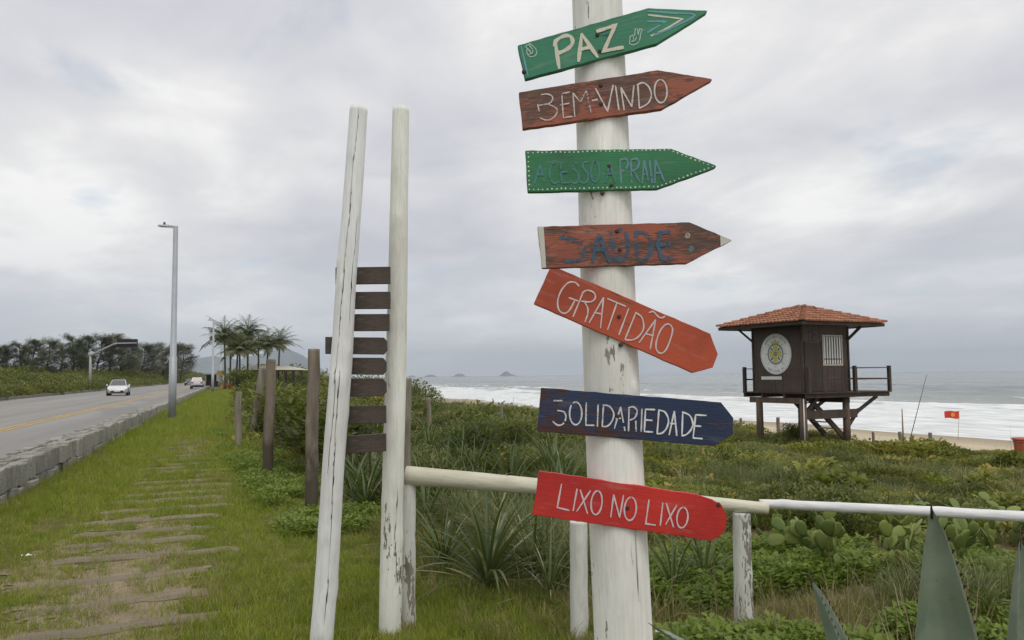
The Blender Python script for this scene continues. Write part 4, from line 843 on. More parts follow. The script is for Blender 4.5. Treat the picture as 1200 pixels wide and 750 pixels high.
# ================================================================== ROADSIDE: LAMPS, GANTRY, CARS, KIOSK, PAVILION
galv = plain('galvanised_steel', (.36, .385, .40), .5, .08, 3, metal=.25)
def lamp(px, pybase, pytop, d, label, side=-1):
    b = W(px, pybase, d); gz = zt1(b.x, b.y); t = W(px + 2.5, pytop, d); h = t.z - gz
    r = empty('street_lamp', (b.x, b.y, gz)); tag(r, label, 'lamp post', 'street lamps beside the road')
    MB().tube([(0, 0, -.1), (0, 0, h * .33), (0, 0, h * .331), (0, 0, h)], [.14, .135, .115, .085], 16).build('pole', galv, r); MB().tube([(0, 0, -.02), (0, 0, .06)], [.2, .2], 16).build('base_plate', galv, r)
    ar = MB().bar((.04, 0, h - .04), (-.28, 0, h - .02), .08, .08).build('arm', galv, r)
    hd = MB(); hd.add([(-.25, -.11, h - .05), (-.25, .11, h - .05), (-.62, .13, h - .03), (-.62, -.13, h - .03), (-.25, -.09, h + .03), (-.25, .09, h + .03), (-.60, .10, h + .015), (-.60, -.10, h + .015)], [(0, 1, 2, 3)[::-1], (4, 5, 6, 7), (0, 1, 5, 4), (1, 2, 6, 5), (2, 3, 7, 6), (3, 0, 4, 7)]); hd = hd.build('lamp_head', galv, r)
    MB().box(-.55, -.3, -.08, .08, h - .06, h - .052).build('diffuser', plain('lamp_lens', (.6, .62, .6), .3) if 'lamp_lens' not in bpy.data.materials else bpy.data.materials['lamp_lens'], hd)
    MB().tube([(-.40, 0, h + .02), (-.40, 0, h + .13)], [.045, .04], 10).build('photocell', plain('photocell_blue', (.05, .07, .22), .5) if 'photocell_blue' not in bpy.data.materials else bpy.data.materials['photocell_blue'], hd)
    return r
lamp(201.5, 493, 265, 29.9, 'tall grey steel street lamp nearest, beside the stone wall'); lamp(249, 461, 375, 84, 'second grey street lamp further down the road, before the palms'); lamp(258.5, 453, 401, 150, 'small distant street lamp in front of the palm crowns')
gb = W(105.5, 456, 108); gz = zt1(gb.x, gb.y); gt = empty('sign_gantry', (gb.x, gb.y, gz)); tag(gt, 'cantilever gantry with dark message panel across the road', 'gantry')
g3 = lambda x, y: W(x, y, 108) - Vector((gb.x, gb.y, gz))
cstl = plain('gantry_steel', (.34, .33, .31), .6, .1, 3, metal=.1)
MB().tube([(0, 0, -.2), g3(106, 417)], [.19, .15], 14).build('pole', cstl, gt); MB().box(-.35, .35, -.35, .35, -.1, .35).build('footing', conc, gt)
MB().tube([g3(106, 418), g3(112, 413.5), g3(133, 403.5), g3(138, 402.5), g3(160, 402)], [.14, .13, .11, .10, .09], 12).build('arm', cstl, gt)
blk = plain('panel_black', (.012, .012, .013), .6); a, b = g3(136.5, 397.5), g3(160, 407)
pn = MB().obox(a + FH * .1, RH * (b - a).dot(RH), FH * .25, UP * (b.z - a.z)).build('message_panel', blk, gt)
# cars
def car(name, label, loc, rz, suv, paint):
    r = empty(name, loc, rz); tag(r, label, 'car')
    Lh = 2.2; W2 = .88; H = 1.66 if suv else 1.46; belt = 1.02 if suv else .92; zb = .24 if suv else .19
    # x forward; stations: x, half width, top height of the lower body
    st = [(-Lh, .66, .80 if suv else .86), (-Lh + .08, .80, 1.0 if suv else .97), (-1.5, W2, belt + .03), (-.6, W2, belt), (.5, W2, belt - .01), (1.15, W2, belt - .02), (1.75, .85, .80), (2.08, .76, .70), (2.22, .62, .52)]
    V = []; F = []; n_ = 10
    for x, w, h in st:
        e = .12 if abs(x) > 2.05 else 0
        for q in [(-w * .86, zb + e), (-w, zb + .16 + e), (-w * 1.01, .55), (-w * .97, h - .10), (-w * .82, h), (w * .82, h), (w * .97, h - .10), (w * 1.01, .55), (w, zb + .16 + e), (w * .86, zb + e)]: V.append((x, q[0], q[1]))
    m = len(st); F = [(i * n_ + k, i * n_ + (k + 1) % n_, (i + 1) * n_ + (k + 1) % n_, (i + 1) * n_ + k) for i in range(m - 1) for k in range(n_)] + [tuple(range(n_))[::-1], tuple((m - 1) * n_ + k for k in range(n_))]
    body = MB().np(V, F, True).build('body', paint, r); bevel(body, .03, 2, .7)
    # greenhouse: glass below, painted roof above
    if suv: gs = [(-2.05, .72, belt - .02), (-1.72, .62, H - .06), (.1, .62, H - .02), (1.25, .76, belt - .03)]
    else: gs = [(-1.95, .68, belt - .0), (-1.15, .57, H - .06), (.0, .57, H - .02), (1.2, .74, belt - .04)]
    b0, t0_, t1, b1 = gs
    V = [(b0[0], -b0[1] - .04, b0[2]), (b1[0], -b1[1] - .02, b1[2]), (b1[0], b1[1] + .02, b1[2]), (b0[0], b0[1] + .04, b0[2]), (t0_[0], -t0_[1], t0_[2]), (t1[0], -t1[1], t1[2]), (t1[0], t1[1], t1[2]), (t0_[0], t0_[1], t0_[2])]
    cab = MB().add(V, [(0, 3, 2, 1), (4, 5, 6, 7), (0, 1, 5, 4), (1, 2, 6, 5), (2, 3, 7, 6), (3, 0, 4, 7)]).build('cabin', paint, r); bevel(cab, .05, 2, .3)
    def pane(nm, q, off):
        q = [Vector(p) for p in q]; c = sum(q, Vector()) / 4; q = [c + (p - c) * .88 for p in q]; nn = (q[1] - q[0]).cross(q[2] - q[0]).normalized(); nn = nn if nn.dot(c - Vector((0, 0, 1.1))) > 0 else -nn
        MB().np([p + nn * .008 for p in q] + [p - nn * .03 for p in q], [(0, 1, 2, 3), (4, 5, 6, 7), (0, 1, 5, 4), (1, 2, 6, 5), (2, 3, 7, 6), (3, 0, 4, 7)]).build(nm, glass, r)
    V = [Vector(p) for p in V]
    pane('windscreen', [V[1], V[2], V[6], V[5]], 0); pane('rear_window', [V[0], V[3], V[7], V[4]], 0)
    for s_ in (0, 1):
        A, B, C, D = ([V[0], V[1], V[5], V[4]] if s_ == 0 else [V[3], V[2], V[6], V[7]]); m1, m2 = A.lerp(B, .48), D.lerp(C, .48)
        pane('side_window', [A, m1, m2, D], 0); pane('side_window', [m1, B, C, m2], 0)
    for x in (-1.33, 1.36):
        for sgn_ in (-1, 1):
            wh = MB().tube([(x, sgn_ * .66, .32), (x, sgn_ * .70, .32), (x, sgn_ * .86, .32), (x, sgn_ * .89, .32)], [.29, .32, .32, .28], 20, smooth=False).build('wheel', tyre, r)
            MB().tube([(x, sgn_ * .885, .32), (x, sgn_ * .905, .32)], [.2, .18], 16).build('rim', alloy, wh)
            MB().tube([(x, sgn_ * .70, .36), (x, sgn_ * .902, .36)], [.37, .37], 20).build('wheel_arch', darkp, r)
    for s_ in (-1, 1):
        MB().obox((2.02, s_ * .62 - .15, .58), (.12, 0, 0), (0, .30, 0), (-.06, 0, .14)).build('headlight', lens, r); MB().obox((-2.225, s_ * .62 - .16, .82), (.1, 0, 0), (0, .32, 0), (.03, 0, .15)).build('tail_light', redl, r)
        MB().obox((.85, s_ * .92 - .06, belt - .02), (.12, 0, 0), (0, .14, 0), (0, 0, .13)).build('mirror', paint, r)
    MB().box(2.16, 2.235, -.5, .5, .27, .46).build('grille', darkp, r); MB().box(-2.235, -2.1, -.72, .72, .26, .52).build('rear_bumper', darkp if suv else paint, r); MB().box(-2.245, -2.18, -.25, .25, .62, .74).build('number_plate', lens, r); MB().box(2.2, 2.245, -.25, .25, .36, .46).build('number_plate', lens, r)
    return r
glass = plain('car_glass', (.05, .06, .065), .08, .05, 2, spec=.8); tyre = plain('tyre_rubber', (.018, .018, .018), .85); alloy = plain('wheel_alloy', (.42, .42, .43), .35, metal=.6); darkp = plain('car_black_plastic', (.015, .015, .016), .6); lens = plain('lamp_clear', (.62, .6, .56), .15); redl = plain('tail_red', (.35, .02, .02), .25)
wpaint = plain('car_white', (.66, .66, .65), .22, .03, 2); spaint = plain('car_silver_white', (.55, .56, .57), .22, .03, 2); dpaint = plain('car_dark', (.03, .03, .035), .25, .05, 2)
def onroad(px, d): 
    lo = W(px, 440, d); return Vector((lo.x, lo.y, ROADZ))
car('car', 'white sedan coming towards the viewer on the far lane', onroad(139.5, 74), -math.pi / 2 + .06, False, wpaint); car('car', 'white SUV driving away in the near lane, seen from behind', onroad(231.5, 116), math.pi / 2, True, spaint); car('car', 'dark car ahead of the white SUV, far along the road', onroad(222, 175), -math.pi / 2, False, dpaint)
# kiosk, signs and barrier at the far end of the path
ek = W(250, 447, 150); kz = 0.0; ks = empty('bus_shelter', (ek.x - .2, ek.y, kz)); tag(ks, 'small dark roadside shelter with flat roof far down the path', 'shelter')
dk_ = plain('shelter_dark', (.05, .045, .042), .7, .2, 2); MB().box(-1.2, 1.2, .9, 1.0, 0, 2.3).build('back_panel', dk_, ks); MB().box(-1.2, -1.1, -.6, .895, 0, 2.3).build('side_panel', dk_, ks); MB().box(-1.5, 1.5, -.9, 1.2, 2.32, 2.5).build('roof', plain('shelter_roof', (.2, .19, .18), .7), ks)
for x in (-1.1, 1.1): MB().tube([(x, -.7, -.1), (x, -.7, 2.32)], .05, 8).build('post', cstl, ks)
rs = W(257.5, 447, 118); sgp = empty('road_sign', (rs.x, rs.y, zt1(rs.x, rs.y))); tag(sgp, 'white road sign with yellow top band on a post near the shelter', 'sign')
MB().tube([(0, 0, -.1), (0, 0, 2.7)], .05, 8).build('post', cstl, sgp); MB().box(-.45, .45, -.09, -.06, 1.2, 2.75).build('panel', plain('sign_white', (.55, .55, .52), .6), sgp); MB().box(-.42, .42, -.10, -.092, 2.15, 2.7).build('yellow_band', plain('sign_yellow', (.62, .40, .04), .6), sgp)
br = W(267, 449, 112); bo = empty('barrier', (br.x, br.y, zt1(br.x, br.y))); tag(bo, 'orange plastic barrier at the far end of the grass path', 'barrier'); MB().box(-.75, .75, -.12, .12, .1, .95).build('panel', plain('barrier_orange', (.6, .2, .05), .6), bo)
for x in (-.6, .6): MB().box(x - .08, x + .08, -.3, .3, -.05, .1).build('foot', darkp, bo)
bx_ = W(271.5, 448, 125); o = empty('cabinet', (bx_.x, bx_.y, zt1(bx_.x, bx_.y))); tag(o, 'pale utility cabinet beside the orange barrier under the palms', 'cabinet'); MB().box(-.55, .55, -.3, .3, -.05, 1.7).build('body', plain('cabinet_pale', (.45, .46, .45), .6), o); MB().box(-.6, .6, -.35, .35, 1.702, 1.78).build('lid', cstl, o)
pv = W(326, 447, 120); pz_ = zt1(pv.x, pv.y); pav = empty('beach_pavilion', (pv.x, pv.y, pz_), -YAW); tag(pav, 'open beach pavilion with pale roof on thin posts beyond the palms', 'pavilion')
zr = W(326, 434, 120).z - pz_; zt2 = W(326, 429, 120).z - pz_
MB().add([(-4.8, -2.5, zr + .12), (4.3, -2.5, zr), (4.3, 3, zr), (-4.8, 3, zr + .12), (-4.2, 0, zt2 + .2), (1.6, 0, zt2)], [(0, 1, 5, 4), (1, 2, 5), (2, 3, 4, 5), (3, 0, 4), (0, 3, 2, 1)]).build('roof', plain('pavilion_roof', (.50, .47, .38), .8, .15, 1), pav)
for x in (-4.4, -3.2, -2, -.8, .4, 1.6, 2.8, 4.0):
    for y in (-2.3, 2.8): MB().bar((x, y, -.3), (x, y, zr), .16).build('post', dkw2, pav)
MB().box(-4.5, 4.1, -2.36, -2.24, zr - .18, zr - .004).build('beam', dkw2, pav)
# ================================================================== PLANTS
def blade(V, F, base, az, L_, w, lean, curl, seg=3, fold=0.0, wprof=None, twist=0.0):
    """one leaf: rises from base, leans to azimuth az, bends over by curl"""
    d = np.array([math.cos(az), math.sin(az), 0.0]); sd_ = np.array([-math.sin(az), math.cos(az), 0.0]); p = np.array(base, float); th = lean; b = len(V)
    for i in range(seg + 1):
        t = i / seg; ww = w * (wprof(t) if wprof else (1 - t) ** .7 * (.55 + .45 * min(1, t * 4)))
        tw_ = twist * t; s2 = sd_ * math.cos(tw_) + np.array([0, 0, 1.0]) * math.sin(tw_)
        nrm = np.array([0, 0, 1.0]) * math.sin(th) - d * math.cos(th)
        if fold:
            V.append(p - s2 * ww / 2 + nrm * fold * ww); V.append(p); V.append(p + s2 * ww / 2 + nrm * fold * ww)
        else:
            V.append(p - s2 * ww / 2); V.append(p + s2 * ww / 2)
        st = L_ / seg; p = p + (d * math.sin(th) + np.array([0, 0, 1.0]) * math.cos(th)) * st; th += curl / seg
    for i in range(seg):
        if fold:
            a = b + 3 * i; F.append((a, a + 1, a + 4, a + 3)); F.append((a + 1, a + 2, a + 5, a + 4))
        else: a = b + 2 * i; F.append((a, a + 1, a + 3, a + 2))
def raw_mesh(name, V, F, mat, smooth=True):
    me = bpy.data.meshes.new(name); me.from_pydata([tuple(map(float, v)) for v in V], [], [tuple(map(int, f)) for f in F]); me.polygons.foreach_set('use_smooth', [smooth] * len(me.polygons)); me.materials.append(mat); return me
U = random.uniform
def tuft(name, n, L0, L1, w, rad, lean, curl, mat, seg=3, fold=0):
    V, F = [], []
    for _ in range(n):
        a = U(0, 6.28); r = rad * math.sqrt(random.random()); blade(V, F, (r * math.cos(a), r * math.sin(a), -.01), a + U(-.9, .9), U(L0, L1), w * U(.7, 1.3), U(0, lean), U(.1, curl), seg, fold, twist=U(-.5, .5))
    return raw_mesh(name, V, F, mat)
ovate = lambda t: (math.sin(math.pi * min(1, t * .93 + .07)) ** .8)
def leafy(name, n, rad, h, ll, lw, mat, drop=.6):
    V, F = [], []
    for _ in range(n):
        a = U(0, 6.28); r = rad * math.sqrt(random.random()); z = h * (1 - (r / rad) ** 2 * .7) * U(.25, 1.05); blade(V, F, (r * math.cos(a), r * math.sin(a), z), a + U(-1.2, 1.2), ll * U(.6, 1.25), lw * U(.7, 1.2), U(.6, 1.5), U(-.2, drop), 3, .12, ovate, U(-.5, .5))
    for _ in range(n // 9):
        a = U(0, 6.28); r = rad * .7 * random.random(); blade(V, F, (0, 0, 0), a, h * U(.8, 1.1), .012, math.atan2(r, h), .1, 3)
    return raw_mesh(name, V, F, mat)
g_lawn = leafmat('lawn_grass', (.16, .225, .02), (.34, .36, .055), (.42, .35, .16), .08, 1.1, .45)
g_wild = leafmat('wild_grass', (.085, .105, .022), (.28, .265, .08), (.40, .31, .17), .24, .45, .38)
g_arch = leafmat('arching_grass', (.07, .095, .032), (.22, .24, .10), (.42, .35, .22), .16, .6, .3)
g_leaf = leafmat('scrub_leaf', (.042, .062, .017), (.185, .195, .045), (.34, .26, .08), .08, .5, .3)
g_light = leafmat('weed_leaf', (.12, .185, .028), (.21, .27, .05), None, 0, .7, .35)
g_vine = leafmat('vine_leaf', (.12, .145, .026), (.32, .31, .065), (.44, .33, .09), .14, .6, .38)
g_dry = leafmat('dry_straw', (.20, .16, .085), (.34, .28, .15), None, 0, .7, .2)
g_strap = leafmat('strap_leaf', (.045, .075, .024), (.11, .14, .052), (.34, .31, .2), .06, .5, .22, .4)
SRC = {
 'lawn': [tuft('s_lawn', 18, .025, .08, .0055, .05, .9, 1.1, g_lawn, 2) for _ in range(4)],
 'wild': [tuft('s_wild', 26, .10, .34, .008, .10, .7, 1.5, g_wild, 3) for _ in range(4)],
 'arch': [tuft('s_arch', 46, .35, .85, .014, .12, .75, 2.0, g_arch, 5) for _ in range(4)],
 'leaf': [leafy('s_leaf', 190, .32, .34, .06, .030, g_leaf) for _ in range(4)],
 'light': [leafy('s_light', 70, .17, .13, .042, .026, g_light, .9) for _ in range(3)],
 'vine': [leafy('s_vine', 70, .30, .13, .062, .048, g_vine, .4) for _ in range(3)],
 'dry': [tuft('s_dry', 18, .04, .22, .005, .09, 1.4, 1.0, g_dry, 2) for _ in range(3)] + [tuft('s_stalk', 9, .15, .42, .006, .10, 1.0, .5, g_dry, 3)],
}
SCOL = {}
for k, ms in SRC.items():
    c = bpy.data.collections.new('src_' + k); SCOL[k] = c
    for i, me in enumerate(ms): c.objects.link(bpy.data.objects.new('plant_piece_%s_%d' % (k, i), me))
def scatter(name, kind, P, scl, label, cat, tilt=.15):
    n_ = len(P)
    if n_ == 0: return
    me = bpy.data.meshes.new(name); me.vertices.add(n_); me.vertices.foreach_set('co', np.asarray(P, np.float32).ravel())
    rot = np.stack([rng.normal(0, tilt, n_), rng.normal(0, tilt, n_), rng.random(n_) * 6.283], -1).astype(np.float32)
    a = me.attributes.new('rot', 'FLOAT_VECTOR', 'POINT'); a.data.foreach_set('vector', rot.ravel()); a = me.attributes.new('scl', 'FLOAT', 'POINT'); a.data.foreach_set('value', np.asarray(scl, np.float32))
    a = me.attributes.new('idx', 'INT', 'POINT'); a.data.foreach_set('value', rng.integers(0, len(SRC[kind]), n_).astype(np.int32))
    o = bpy.data.objects.new(name, me); COL.objects.link(o); tag(o, label, cat, kind='stuff')
    g = bpy.data.node_groups.new('scatter_' + name, 'GeometryNodeTree'); g.interface.new_socket('Geometry', in_out='INPUT', socket_type='NodeSocketGeometry'); g.interface.new_socket('Geometry', in_out='OUTPUT', socket_type='NodeSocketGeometry')
    N = g.nodes.new; gi, go, ip, ci = N('NodeGroupInput'), N('NodeGroupOutput'), N('GeometryNodeInstanceOnPoints'), N('GeometryNodeCollectionInfo')
    ci.inputs['Collection'].default_value = SCOL[kind]; ci.inputs['Separate Children'].default_value = True; ci.inputs['Reset Children'].default_value = True
    ip.inputs['Pick Instance'].default_value = True
    def att(nm, ty):
        q = N('GeometryNodeInputNamedAttribute'); q.data_type = ty; q.inputs['Name'].default_value = nm; return [s for s in q.outputs if s.enabled and s.name == 'Attribute'][0]
    k = g.links.new; k(gi.outputs[0], ip.inputs['Points']); k(ci.outputs[0], ip.inputs['Instance']); k(att('rot', 'FLOAT_VECTOR'), ip.inputs['Rotation']); k(att('scl', 'FLOAT'), ip.inputs['Scale']); k(att('idx', 'INT'), ip.inputs['Instance Index']); k(ip.outputs[0], go.inputs[0])
    m = o.modifiers.new('scatter', 'NODES'); m.node_group = g; return o
def polar(n_, r0, r1, p, a0, a1):             # spread round the viewpoint, thinning with distance
    u = rng.random(n_); r = (r0 ** p + u * (r1 ** p - r0 ** p)) ** (1 / p); a = a0 + (a1 - a0) * rng.random(n_); return r * np.sin(a), r * np.cos(a), r
def xyz(x, y, dz=0.): return np.stack([x, y, zt(x, y) + dz], -1)
edge = lambda y: np.clip(1.75 - .075 * (y - 5), .35, 1.9)
A0, A1 = YAW - R(44), YAW + R(44)
# lawn of the path strip
x, y, r = polar(230000, 3.8, 115, .68, A0, YAW + R(30)); k = (x > WALLX0 + .02) & (x < edge(y) + .5 + .5 * (fbm(x * 2, y * 2, 0) - .5)); x, y, r = x[k], y[k], r[k]
bare = fbm(x * 1.3, y * .9, 1) + .26 * (1 - ss(6.5, 10, y)) * ((x > -2.1) & (x < .0)) * (1 - .6 * (y < 4.5)) - .35 * (x > .5) + .1 * (y < 5.5) * (x < .3)
on = np.zeros(len(x), bool)
for (sx_, sy_, ln, rz) in SLEEP: dx, dy = x - sx_, y - sy_; on |= (np.abs(dx * math.cos(rz) + dy * math.sin(rz)) < ln / 2) & (np.abs(-dx * math.sin(rz) + dy * math.cos(rz)) < .10 + .04 * ss(9, 18, y) + .03 * rng.normal(0, 1, len(x)))
keep = (rng.random(len(x)) < np.clip(1.35 - 2.0 * np.clip(bare - .38, 0, 1), .22, 1)) & (~on | (rng.random(len(x)) < .24))
x, y, r = x[keep], y[keep], r[keep]
scatter('lawn', 'lawn', xyz(x, y), (.75 + .7 * rng.random(len(x))) * (.8 + .5 * fbm(x * .8, y * .8, 2)) * np.clip(r / 9, 1, 4), 'short green grass growing over the footpath strip', 'grass', .2)
x, y, r = polar(15000, 3.8, 22, .8, A0, A1); k = (x > WALLX0) & (x < 2.2); x, y, r = x[k], y[k], r[k]; k = fbm(x * 1.3, y * .9, 1) + .2 * (1 - ss(6.5, 10, y)) * (x < .2) - .14 * (x > .2) > .57; x, y = x[k], y[k]
on = np.zeros(len(x), bool)
for (sx_, sy_, ln, rz) in SLEEP: dx, dy = x - sx_, y - sy_; on |= (np.abs(dx) < ln / 2) & (np.abs(dy - dx * math.tan(rz)) < .12)
x, y = x[~on], y[~on]
scatter('dry_grass', 'dry', xyz(x, y), .35 + .45 * rng.random(len(x)), 'dry straw lying in the worn patches of the path', 'grass', .5)
# longer grass at the wall foot and along the scrub edge
xa = WALLX0 + .04 + np.abs(rng.normal(0, .12, 2600)); ya = 6 + 60 * rng.random(2600) ** 1.6
x, y, r = polar(11000, 4.0, 40, .7, A0, A1); k = (x > edge(y) - .5 + .6 * (fbm(x * 1.5, y * 1.5, 3) - .5)) & (x < edge(y) + 2.5); x, y = x[k], y[k]
x = np.concatenate([x, xa]); y = np.concatenate([y, ya])
scatter('verge_grass', 'wild', xyz(x, y), np.concatenate([.35 + .45 * rng.random(len(x) - 2600), .15 + .25 * rng.random(2600)]), 'longer green grass along the edge of the scrub and the wall foot', 'grass')
# dune cover
x, y, r = polar(120000, 4.3, 75, .62, A0, A1); k = (x > edge(y) - .1 + .5 * (1 - ss(5, 7.5, y))) & (x < 25.4 + 1.6 * (fbm(x * .2, y * .2, 0) - .5) - 0 * y) & (y > 1.5); x, y, r = x[k], y[k], r[k]
right = ss(-.15, .25, (x * math.cos(YAW) - y * math.sin(YAW)) / (x * math.sin(YAW) + y * math.cos(YAW)))
fld = np.stack([fbm(x * .5 + 11, y * .5, 2) - .01 - .05 * right, fbm(x * .5 + 3, y * .5 + 8, 3) + .05 * (1 - right) - .03, fbm(x * .55 + 31, y * .55 + 2, 1) + .10 * (1 - right) - .02, fbm(x * .6 + 17, y * .6 + 12, 0) + .13 * right - .02])
pick = np.argmax(fld + rng.normal(0, .055, fld.shape), 0); u = rng.random(len(x)); pick = np.where(u < .22 - .10 * right, 0, pick); pick = np.where(u > .95, 4, pick)
gap_ = (fbm(x * .42 + 5, y * .42 + 19, 2) > .62) & (r > 9); near_edge = 1 - ss(.0, 1.6, x - edge(y)); ok = ~(gap_ & (rng.random(len(x)) < .85) & (pick != 4))
lab = {'wild': ('dune_grass', 'wild grass covering the dune'), 'arch': ('arching_grass', 'long arching grass tufts through the dune scrub'), 'leaf': ('scrub', 'low dark green leafy scrub on the dune'), 'vine': ('ground_vine', 'broad-leaved creeping vine on the dune'), 'dry': ('dead_grass', 'dead straw and stalks between the dune plants')}
for q_, kd in enumerate(('wild', 'arch', 'leaf', 'vine', 'dry')):
    msk = ok & (pick == q_)
    if kd == 'leaf': msk = msk & (near_edge < .75) & (r > 8.5)
    if kd == 'arch': msk = msk & (near_edge < .6) & (r > 5.6)
    if kd == 'vine': msk = msk & (r > 10)
    xs_, ys_ = x[msk], y[msk]; rr_ = r[msk]; rg = right[msk]; s_ = (.55 + .75 * rng.random(len(xs_))) * np.clip(rr_ / 16, .85, 1.5)
    cl = fbm(xs_ * .55 + 2, ys_ * .55 + 5, 0); s_ *= .5 + 1.05 * ss(.3, .68, cl)
    if kd == 'arch': s_ *= .60 * (1 - .25 * rg)
    if kd == 'leaf': s_ *= (.75 + .25 * (1 - rg)) * (1 - .4 * ss(10, 18, xs_))
    if kd == 'vine': s_ *= .9
    if kd == 'dry': s_ *= 1.3
    if kd == 'wild': s_ *= (.55 + .2 * (1 - rg)) * (1 - .35 * ss(10, 18, xs_)) * (.5 + .5 * ss(5.5, 8.5, rr_))
    scatter(lab[kd][0], kd, xyz(xs_, ys_), s_, lab[kd][1], 'grass' if kd in ('wild', 'arch', 'dry') else 'scrub')
# light green weeds at the post feet
x, y, r = polar(9000, 5.5, 26, .8, YAW - R(26), YAW - R(2)); k = (x > edge(y) - .85) & (x < edge(y) + .45) & (y > 8.3) & (fbm(x * .9, y * .9 + 4, 0) + .12 * ((y > 8) & (y < 15)) > .52); x, y = x[k], y[k]
x2, y2, r2 = polar(14000, 4.2, 13, .8, YAW + R(8), A1); k = (x2 > edge(y2) - .2) & (fbm(x2 * 1.1 + 40, y2 * 1.1, 2) > .47) & (rng.random(len(x2)) < .6); x = np.concatenate([x, x2[k]]); y = np.concatenate([y, y2[k]])
scatter('weed', 'light', xyz(x, y), .6 + .7 * rng.random(len(x)), 'bright green leafy weeds at the post feet and in front of the scrub', 'weed')
# tall dark bushes left of the poles: countable, each its own thing
def bush_mesh(name, h, rad, n, ll, lw, mat, seed):
    random.seed(seed); V, F = [], []; lob = [(U(-.6, .6) * rad, U(-.6, .6) * rad, h * U(.35, .72), rad * U(.35, .6)) for _ in range(9)]
    for _ in range(n):
        cx, cy, cz, cr_ = random.choice(lob); d = Vector((random.gauss(0, 1), random.gauss(0, 1), random.gauss(0, .85))).normalized() * cr_ * U(.65, 1.05); p = (cx + d.x, cy + d.y, max(.02, cz + d.z))
        blade(V, F, p, math.atan2(d.y, d.x) + U(-1, 1), ll * U(.6, 1.3), lw * U(.7, 1.2), U(.5, 1.5), U(-.2, .8), 3, .1, ovate, U(-.6, .6))
    return raw_mesh(name, V, F, mat)
def stem_mesh(name, h, rad, mat):
    mb = MB()
    for _ in range(6): a = U(0, 6.28); mb.tube([(0, 0, -.1), (rad * .3 * math.cos(a), rad * .3 * math.sin(a), h * .35), (rad * .6 * math.cos(a), rad * .6 * math.sin(a), h * .65)], [.03, .022, .01], 6)
    me = mb.mesh(name); me.materials.append(mat); return me
barkm = plain('bark', (.09, .07, .05), .95, .3, 6, bump=.4)
BM = [bush_mesh('foliage', 1.15, .75, 900, .13, .06, g_leaf, 100 + i) for i in range(3)]; BS = stem_mesh('stems', 1.1, .7, barkm)
def bush(px, py, d, s_, label, group):
    p = W(px, py, d); r = empty('bush', (p.x, p.y, zt1(p.x, p.y))); tag(r, label, 'bush', group); k = random.randrange(3); o = share('foliage', BM[k], r, rot=(0, 0, U(0, 6)), scl=(s_ * U(.9, 1.2), s_ * U(.9, 1.2), s_ * U(.85, 1.1))); share('stem', BS, r, scl=(s_, s_, s_)); return r
GB = 'dark bushes massed behind the brown posts'
random.seed(5)
for k in range(34):
    d = 13 + 75 * (k / 33.) ** 1.2; px = U(305, 470) if d < 30 else U(288, 500); 
    p = W(px, 450, d)
    if p.x < .9: px += 30
    bush(px, 450, d, U(.75, 1.15) * (1 + d * .006), 'dark leafy bush among the mass behind the brown posts', GB)
for (px, d, s_, lab_) in ((289, 40, 1.2, 'dark rounded bush at the path edge below the palms'), (345, 17, .9, 'dark bush between the brown posts and the cracked pole'), (545, 12.5, .85, 'round dark shrub in the dune right of the tall pole'), (590, 17, .9, 'dark shrub in the dune between the pole and the blue board'), (930, 34, .75, 'dark bush against the front leg of the lifeguard tower')):
    bush(px, 450, d, s_, lab_, None)
# strap-leaved rosettes behind the rail: things with leaves as parts
def strap_leaf(seed, L_=.8):
    random.seed(seed); V, F = [], []; blade(V, F, (0, 0, 0), 0, L_, .034, .06, U(.5, 1.5), 9, .22, lambda t: (1 - t) ** .55 * (.7 + .3 * min(1, 3 * t)), U(-.15, .15)); return raw_mesh('leaf', V, F, g_strap)
SL = [strap_leaf(200 + i, .62 + .06 * i) for i in range(6)]
def rosette(p, n_, s_, label, group, seed):
    random.seed(seed); r = empty('strap_leaf_plant', (p.x, p.y, zt1(p.x, p.y))); tag(r, label, 'plant', group); r.rotation_euler = (0, 0, U(0, 6))
    for k in range(n_):
        t = (k + .5) / n_; az = k * 2.39996 + U(-.3, .3); ln = (.15 + 1.2 * t ** 1.1) * U(.85, 1.1); share('leaf', random.choice(SL), r, (.03 * math.cos(az), .03 * math.sin(az), .12 * (1 - t)), (0, ln - .05, az), (s_ * U(.8, 1.15),) * 3)
for k, (px, py, n_, s_, lab_) in enumerate([(572, 690, 60, 1.05, 'large dark strap-leaved rosette behind the rail, nearest the bottom'), (520, 668, 46, .85, 'strap-leaved rosette behind the rail next to the tall pole'), (625, 676, 44, .85, 'strap-leaved rosette left of the peeling rail post'), (645, 705, 30, .6, 'small strap-leaved rosette at the foot of the peeling rail post'),
        (428, 600, 46, .95, 'strap-leaved rosette between the two tall white poles'), (500, 620, 40, .9, 'strap-leaved rosette just above the rail end beside the tall pole'), (590, 628, 40, .9, 'strap-leaved rosette seen through the gap under the log rail'), (790, 700, 36, .7, 'grassy strap-leaved rosette just right of the signpost'), (826, 690, 34, .75, 'strap-leaved rosette between the signpost and the jointed rail post')]):
    rosette(T(px, py), n_, s_, lab_, 'strap-leaved rosettes behind the rail', 300 + k)
GR = 'strap-leaved plants scattered over the dune'
random.seed(77)
for k in range(64):
    px, py = U(395, 690), 500 + 110 * random.random() ** 1.3; p = T(px, py); rosette(p, 34, U(.75, 1.15), 'strap-leaved plant among others in the scrub beyond the log rail', GR, 400 + k)
